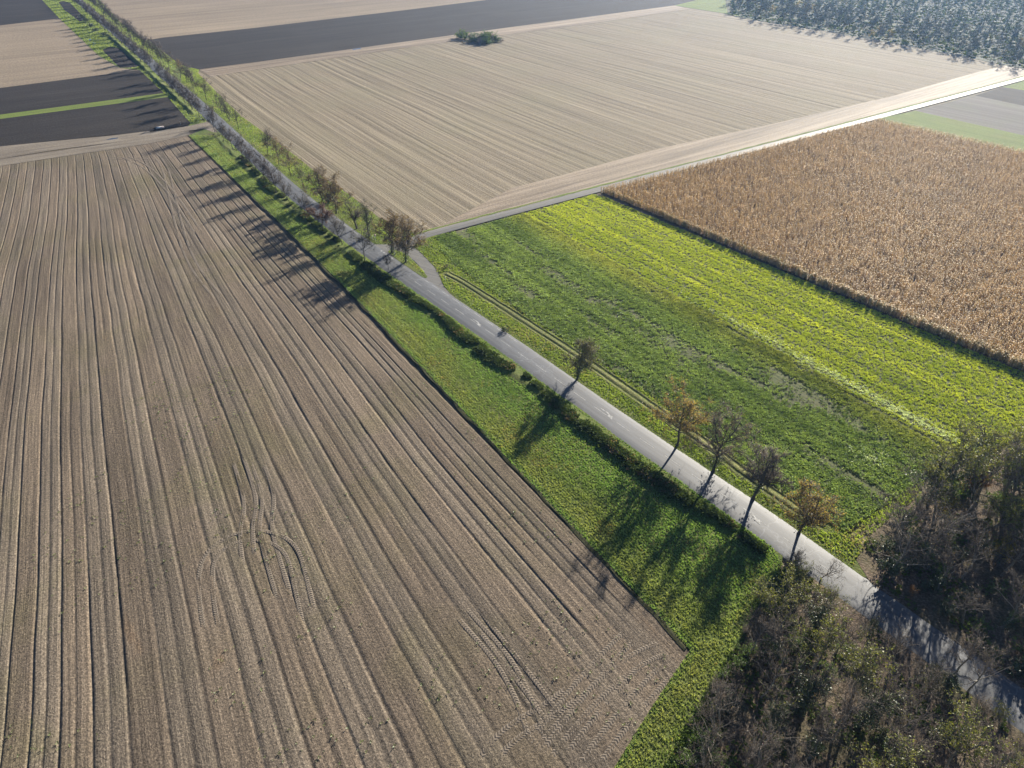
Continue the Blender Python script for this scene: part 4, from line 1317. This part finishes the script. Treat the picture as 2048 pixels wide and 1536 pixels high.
# shrubs along wood margins
sb = spots(gp([(1352, 1580), (1425, 1380), (1512, 1222), (1565, 1135), (1600, 1110), (1560, 1200), (1470, 1360), (1400, 1580)]), 2.0, rw)
for q in sb:
    x = rw.uniform()
    pr, lk = (shr_g[rw.integers(3)], 'green leafy') if x < .45 else ((shr_b[rw.integers(3)], 'bare twiggy') if x < .8 else (shr_d[rw.integers(2)], 'dark evergreen'))
    plant('shrub', pr, q, rw.uniform(1.5, 3.0), rw.uniform(0, 6.28), f'{lk} shrub on the field margin of the lower wood', 'shrub', f'{lk} shrubs on the lower wood margin', stemname='stems', crownname='foliage', z=.06)
sr = spots(wr_poly, 3.6, rw, extra=lambda q: dist_road(q) > RW + 2.2)
sr = sr[vis(sr, 60)]
for q in sr:
    x = rw.uniform()
    pr, lk = (shr_g[rw.integers(3)], 'green leafy') if x < .4 else ((shr_b[rw.integers(3)], 'bare twiggy') if x < .65 else (shr_d[rw.integers(2)], 'dark evergreen'))
    plant('shrub', pr, q, rw.uniform(1.6, 3.2), rw.uniform(0, 6.28), f'{lk} shrub under the trees beside the green crop', 'shrub', f'{lk} shrubs of the wood beside the green crop', stemname='stems', crownname='foliage', z=.06)
sl = spots(wb_poly, 4.0, rw, extra=lambda q: dist_road(q) > RW + 1.0)
for q in sl:
    x = rw.uniform()
    pr, lk = (shr_g[rw.integers(3)], 'green leafy') if x < .3 else ((shr_b[rw.integers(3)], 'bare twiggy') if x < .75 else (shr_d[rw.integers(2)], 'dark evergreen'))
    plant('shrub', pr, q, rw.uniform(1.4, 2.6), rw.uniform(0, 6.28), f'{lk} shrub under the trees of the lower wood', 'shrub', f'{lk} shrubs of the lower wood', stemname='stems', crownname='foliage', z=.06)

# far wood at the top right
far_p = []
for k in range(5):
    t = robinia(400 + k, 14, 2200, l2=5, l3=3, twr=.028, twl=1.2, trunk=.25, r0=.2, crook=.14, spread=1.2)
    t.leaves(700 + 500 * (k % 3), .3)
    far_p.append(Proto('woodland_tree', t, 'bark', 'twig_far', 'leaf_far'))
t = robinia(408, 9, 700, l2=5, l3=3, twr=.03, twl=1.2, trunk=.2); t.leaves(900, .45); far_y = Proto('woodland_tree', t, 'bark', 'twig_far', 'leaf_gold')
fw_poly = gp([(1462, 30), (1536, 47), (1636, 62), (1786, 89), (1936, 117), (2048, 141), (2200, 160), (2400, 60), (2250, -50), (1462, -35)])
glade = [ground(1856, 13), ground(1990, 27), ground(1830, 24)]
fr = np.random.default_rng(91)
fw = spots(fw_poly[:], 7.2, fr, 6000, extra=lambda q: np.min([np.hypot(*(q - g).T) for g in glade[:2]], 0) > 13)
fw = fw[vis(fw, 60)]
front = gp([(1462, 30), (1536, 47), (1636, 62), (1786, 89), (1936, 117), (2048, 141), (2200, 160)])
fd = path_dist(fw, front)
order = np.argsort(fd)
rest = fw[order][170:]
fw = fw[order][:170]
for i, q in enumerate(fw):
    yel = fr.uniform() < .07
    pr = far_y if yel else far_p[fr.integers(5)]
    lk = 'golden small tree' if yel else ('olive grey tree on the sunlit edge' if fd[order][i] < 8 else 'olive grey tree')
    plant('woodland_tree', pr, q, fr.uniform(6, 8) if yel else fr.uniform(8, 11.5), fr.uniform(0, 6.28), f'{lk} of the distant wood beyond the tan stubble', group=f'{lk}s of the distant wood', z=.05, ivy=False)
t = Tree(420)
p_, r_ = t.limb(np.zeros(3), np.array([0, 0, 1.]), 10.5, .2, 4, .08, .1)
t.tube(t.wood, p_, r_, 3)
for k in range(5):
    q_, rq = t.limb(p_[1 + k % 3], unit(np.array([math.cos(k * 2.4), math.sin(k * 2.4), .9])), 5.5, .1, 3, .1, .05)
    t.tube(t.fine, q_, rq, 3)
    t.tips += [(x_, unit(q_[-1] - q_[0])) for x_ in q_[1:]]
t.tips += [(x_, np.array([0, 0, 1.])) for x_ in p_[2:]]
t.twigs(70, 2.0, .05)
t.leaves(150, .46)
Vb, Fb, Mb, kb = [], [], [], 0
for buf, mk in ((t.wood, 0), (t.fine, 1), (t.leaf, 2)):
    bv, bf = np.concatenate(buf[0]), np.concatenate(buf[1])
    for q in rest:
        a = fr.uniform(0, 6.28); k_ = fr.uniform(.6, .95); c_, s_ = math.cos(a) * k_, math.sin(a) * k_
        Vb.append(np.stack([bv[:, 0] * c_ - bv[:, 1] * s_ + q[0], bv[:, 0] * s_ + bv[:, 1] * c_ + q[1], bv[:, 2] * k_ + .05], 1))
        Fb.append(bf + kb); Mb.append(mk); kb += len(bv)
if Vb:
    obj('distant_trees', mesh('distant_trees', np.concatenate(Vb), Fb, [M['bark'], M['twig_far'], M['leaf_far']], Mb), kind='stuff')
P = fill(fw_poly, .08, fr)
P = P[vis(P)]
P = P[np.min([np.hypot(*(P - g).T) for g in glade[:2]], 0) > 10]
scatter('distant_undergrowth', P, .1 + fr.uniform(0, 1.2, len(P)), tb, fr.uniform(1.2, 3.0, len(P)), lerp((.035, .05, .02), (.10, .13, .04), fr.uniform(0, 1, len(P))), M['bramble'], 'scrubby undergrowth between the trees of the distant wood', 'undergrowth', 12)

# bush clump in the stubble field
cl = [(921, 76, 6.0), (930, 78, 5.0), (940, 80, 4.5), (950, 82, 5.5), (958, 84, 6.0), (967, 83, 6.5), (975, 82, 6.5), (984, 83, 5.5), (993, 83, 4.5), (1002, 84, 3.0), (945, 84, 3.5), (972, 88, 4.0), (960, 89, 3.5)]
for i, (u, v, h) in enumerate(cl):
    pr = [shr_g[0], shr_g[1], shr_b[0], shr_g[2], shr_b[1]][i % 5] if i else shr_g[2]
    plant('shrub', pr, ground(u, v), h, i * 1.3, 'tall rounded green shrub at the road end of the field thicket' if i == 0 else 'shrub in the thicket standing in the tan stubble field', 'shrub', None if i == 0 else 'shrubs of the field thicket', stemname='stems', crownname='foliage', wide=1.35)
plant('shrub', shr_d[0], ground(1009, 664), 1.3, .5, 'small dark bush at the edge of the open road', 'shrub', stemname='stems', crownname='foliage')
plant('shrub', shr_d[1], ground(660, 405), 3.0, .5, 'dark evergreen shrub between the two broad brown trees', 'shrub', stemname='stems', crownname='foliage')
plant('shrub', shr_b[1], ground(893, 536), 1.6, 2.5, 'dry twiggy bush beside the junction curve', 'shrub', stemname='stems', crownname='foliage')
for i, (u, v, h, w) in enumerate([(171, 44, 3.2, 1.3), (183, 54, 3.0, 1.3), (193, 63, 2.6, 1.3), (207, 72, 2.6, 1.2), (165, 36, 2.8, 1.3)]):
    plant('shrub', shr_d[i % 2], ground(u, v), h, i * 1.1, f'dark bush below the far avenue, {ordinal(i + 1)} along the green strip', 'shrub', 'dark bushes below the far avenue', stemname='stems', crownname='foliage', wide=w)

# ------------------------------------------------------------------ posts, sign and slab
def box(w, d_, h, z0=0.0, slant=0.0):
    x, y = w / 2, d_ / 2
    V = np.array([(-x, -y, z0), (x, -y, z0), (x, y, z0), (-x, y, z0), (-x, -y, z0 + h), (x, -y, z0 + h), (x, y, z0 + h + slant), (-x, y, z0 + h + slant)])
    F = np.array([(0, 3, 2, 1), (4, 5, 6, 7), (0, 1, 5, 4), (1, 2, 6, 5), (2, 3, 7, 6), (3, 0, 4, 7)])
    return V, F
bm_post = mesh('post', *[(lambda b: b[0])(box(.13, .10, 1.05, 0, .04)), [box(.13, .10, 1.05, 0, .04)[1]], M['white']])
bm_band = mesh('band', box(.145, .115, .22, .70)[0], [box(1, 1, 1)[1]], M['black'])
bm_refl = mesh('reflector', box(.06, .125, .16, .73)[0], [box(1, 1, 1)[1]], M['white'])
def delineator(u, v, label):
    e = bpy.data.objects.new('marker_post', None); col.objects.link(e)
    p = ground(u, v)
    e.location = (p[0], p[1], .06); e.rotation_euler = (0, 0, .6)
    e['label'], e['category'], e['group'] = label, 'marker post', 'white roadside marker posts'
    obj('post', bm_post, e); b = obj('band', bm_band, e); obj('reflector', bm_refl, b)
delineator(789, 511.5, 'white marker post on the grass island below the ivy trees')
delineator(745.5, 479, 'white marker post beside the small red and white sign')
delineator(891, 562, 'white marker post in the grass at the junction curve')
delineator(402, 239, 'white marker post at the corner of road and field track')
delineator(361.5, 249, 'white marker post at the edge of the dark soil by the field track')
delineator(344, 137.5, 'white marker post at the far side track mouth')
delineator(355, 149.5, 'white marker post on the near corner of the far side track')
e = bpy.data.objects.new('road_sign', None); col.objects.link(e)
p = ground(751, 484)
e.location = (p[0], p[1], .06)
e.rotation_euler = (0, 0, .5)
e['label'], e['category'] = 'small red and white sign on a white post before the junction', 'sign'
th_ = np.arange(8) * math.pi / 4
Vp = np.concatenate([np.column_stack([.045 * np.cos(th_), .045 * np.sin(th_), np.full(8, z)]) for z in (0, 2.3)])
Fp = np.array([(i, (i + 1) % 8, 8 + (i + 1) % 8, 8 + i) for i in range(8)])
obj('pole', mesh('pole', Vp, [Fp], M['white']), e)
pl = obj('plate', mesh('plate', box(.62, .04, .62, 1.7)[0], [box(1, 1, 1)[1]], M['white']), e)
pl.location = (0, -.07, 0)
st = obj('red_panel', mesh('red_panel', box(.54, .012, .26, 2.0)[0], [box(1, 1, 1)[1]], M['red']), pl)
st.location = (0, -.028, 0)
# slab in the dark soil beside the field track
e = bpy.data.objects.new('concrete_slab', None); col.objects.link(e)
p = ground(320, 256)
e.location = (p[0], p[1], .02); e.rotation_euler = (0, 0, .55)
e['label'], e['category'] = 'pale pinkish slab with a light cover lying in the dark soil by the field track', 'slab'
obj('base', mesh('base', box(3.2, 2.6, .35)[0], [box(1, 1, 1)[1]], M['concrete']), e)
obj('curb', mesh('curb', box(3.5, .3, .2)[0] + [0, 1.5, 0], [box(1, 1, 1)[1]], M['concrete']), e)
obj('cover', mesh('cover', box(1.2, .9, .14, .352)[0] + [-.4, -.6, 0], [box(1, 1, 1)[1]], M['sheeting']), e)

# ------------------------------------------------------------------ haze
V, F = box(2600, 2600, 88.0, -1.6)
hz = mesh('haze', V + np.array([0, 900, 0]), [F], [])
m, nt, out = new_mat('autumn_haze')
pv = nt.nodes.new('ShaderNodeVolumePrincipled')
pv.inputs['Color'].default_value = (.28, .52, 1.0, 1)
pv.inputs['Density'].default_value = .00008
pv.inputs['Anisotropy'].default_value = .5
nt.links.new(pv.outputs[0], out.inputs['Volume'])
hz.materials.append(m)
obj('haze', hz, kind='stuff')
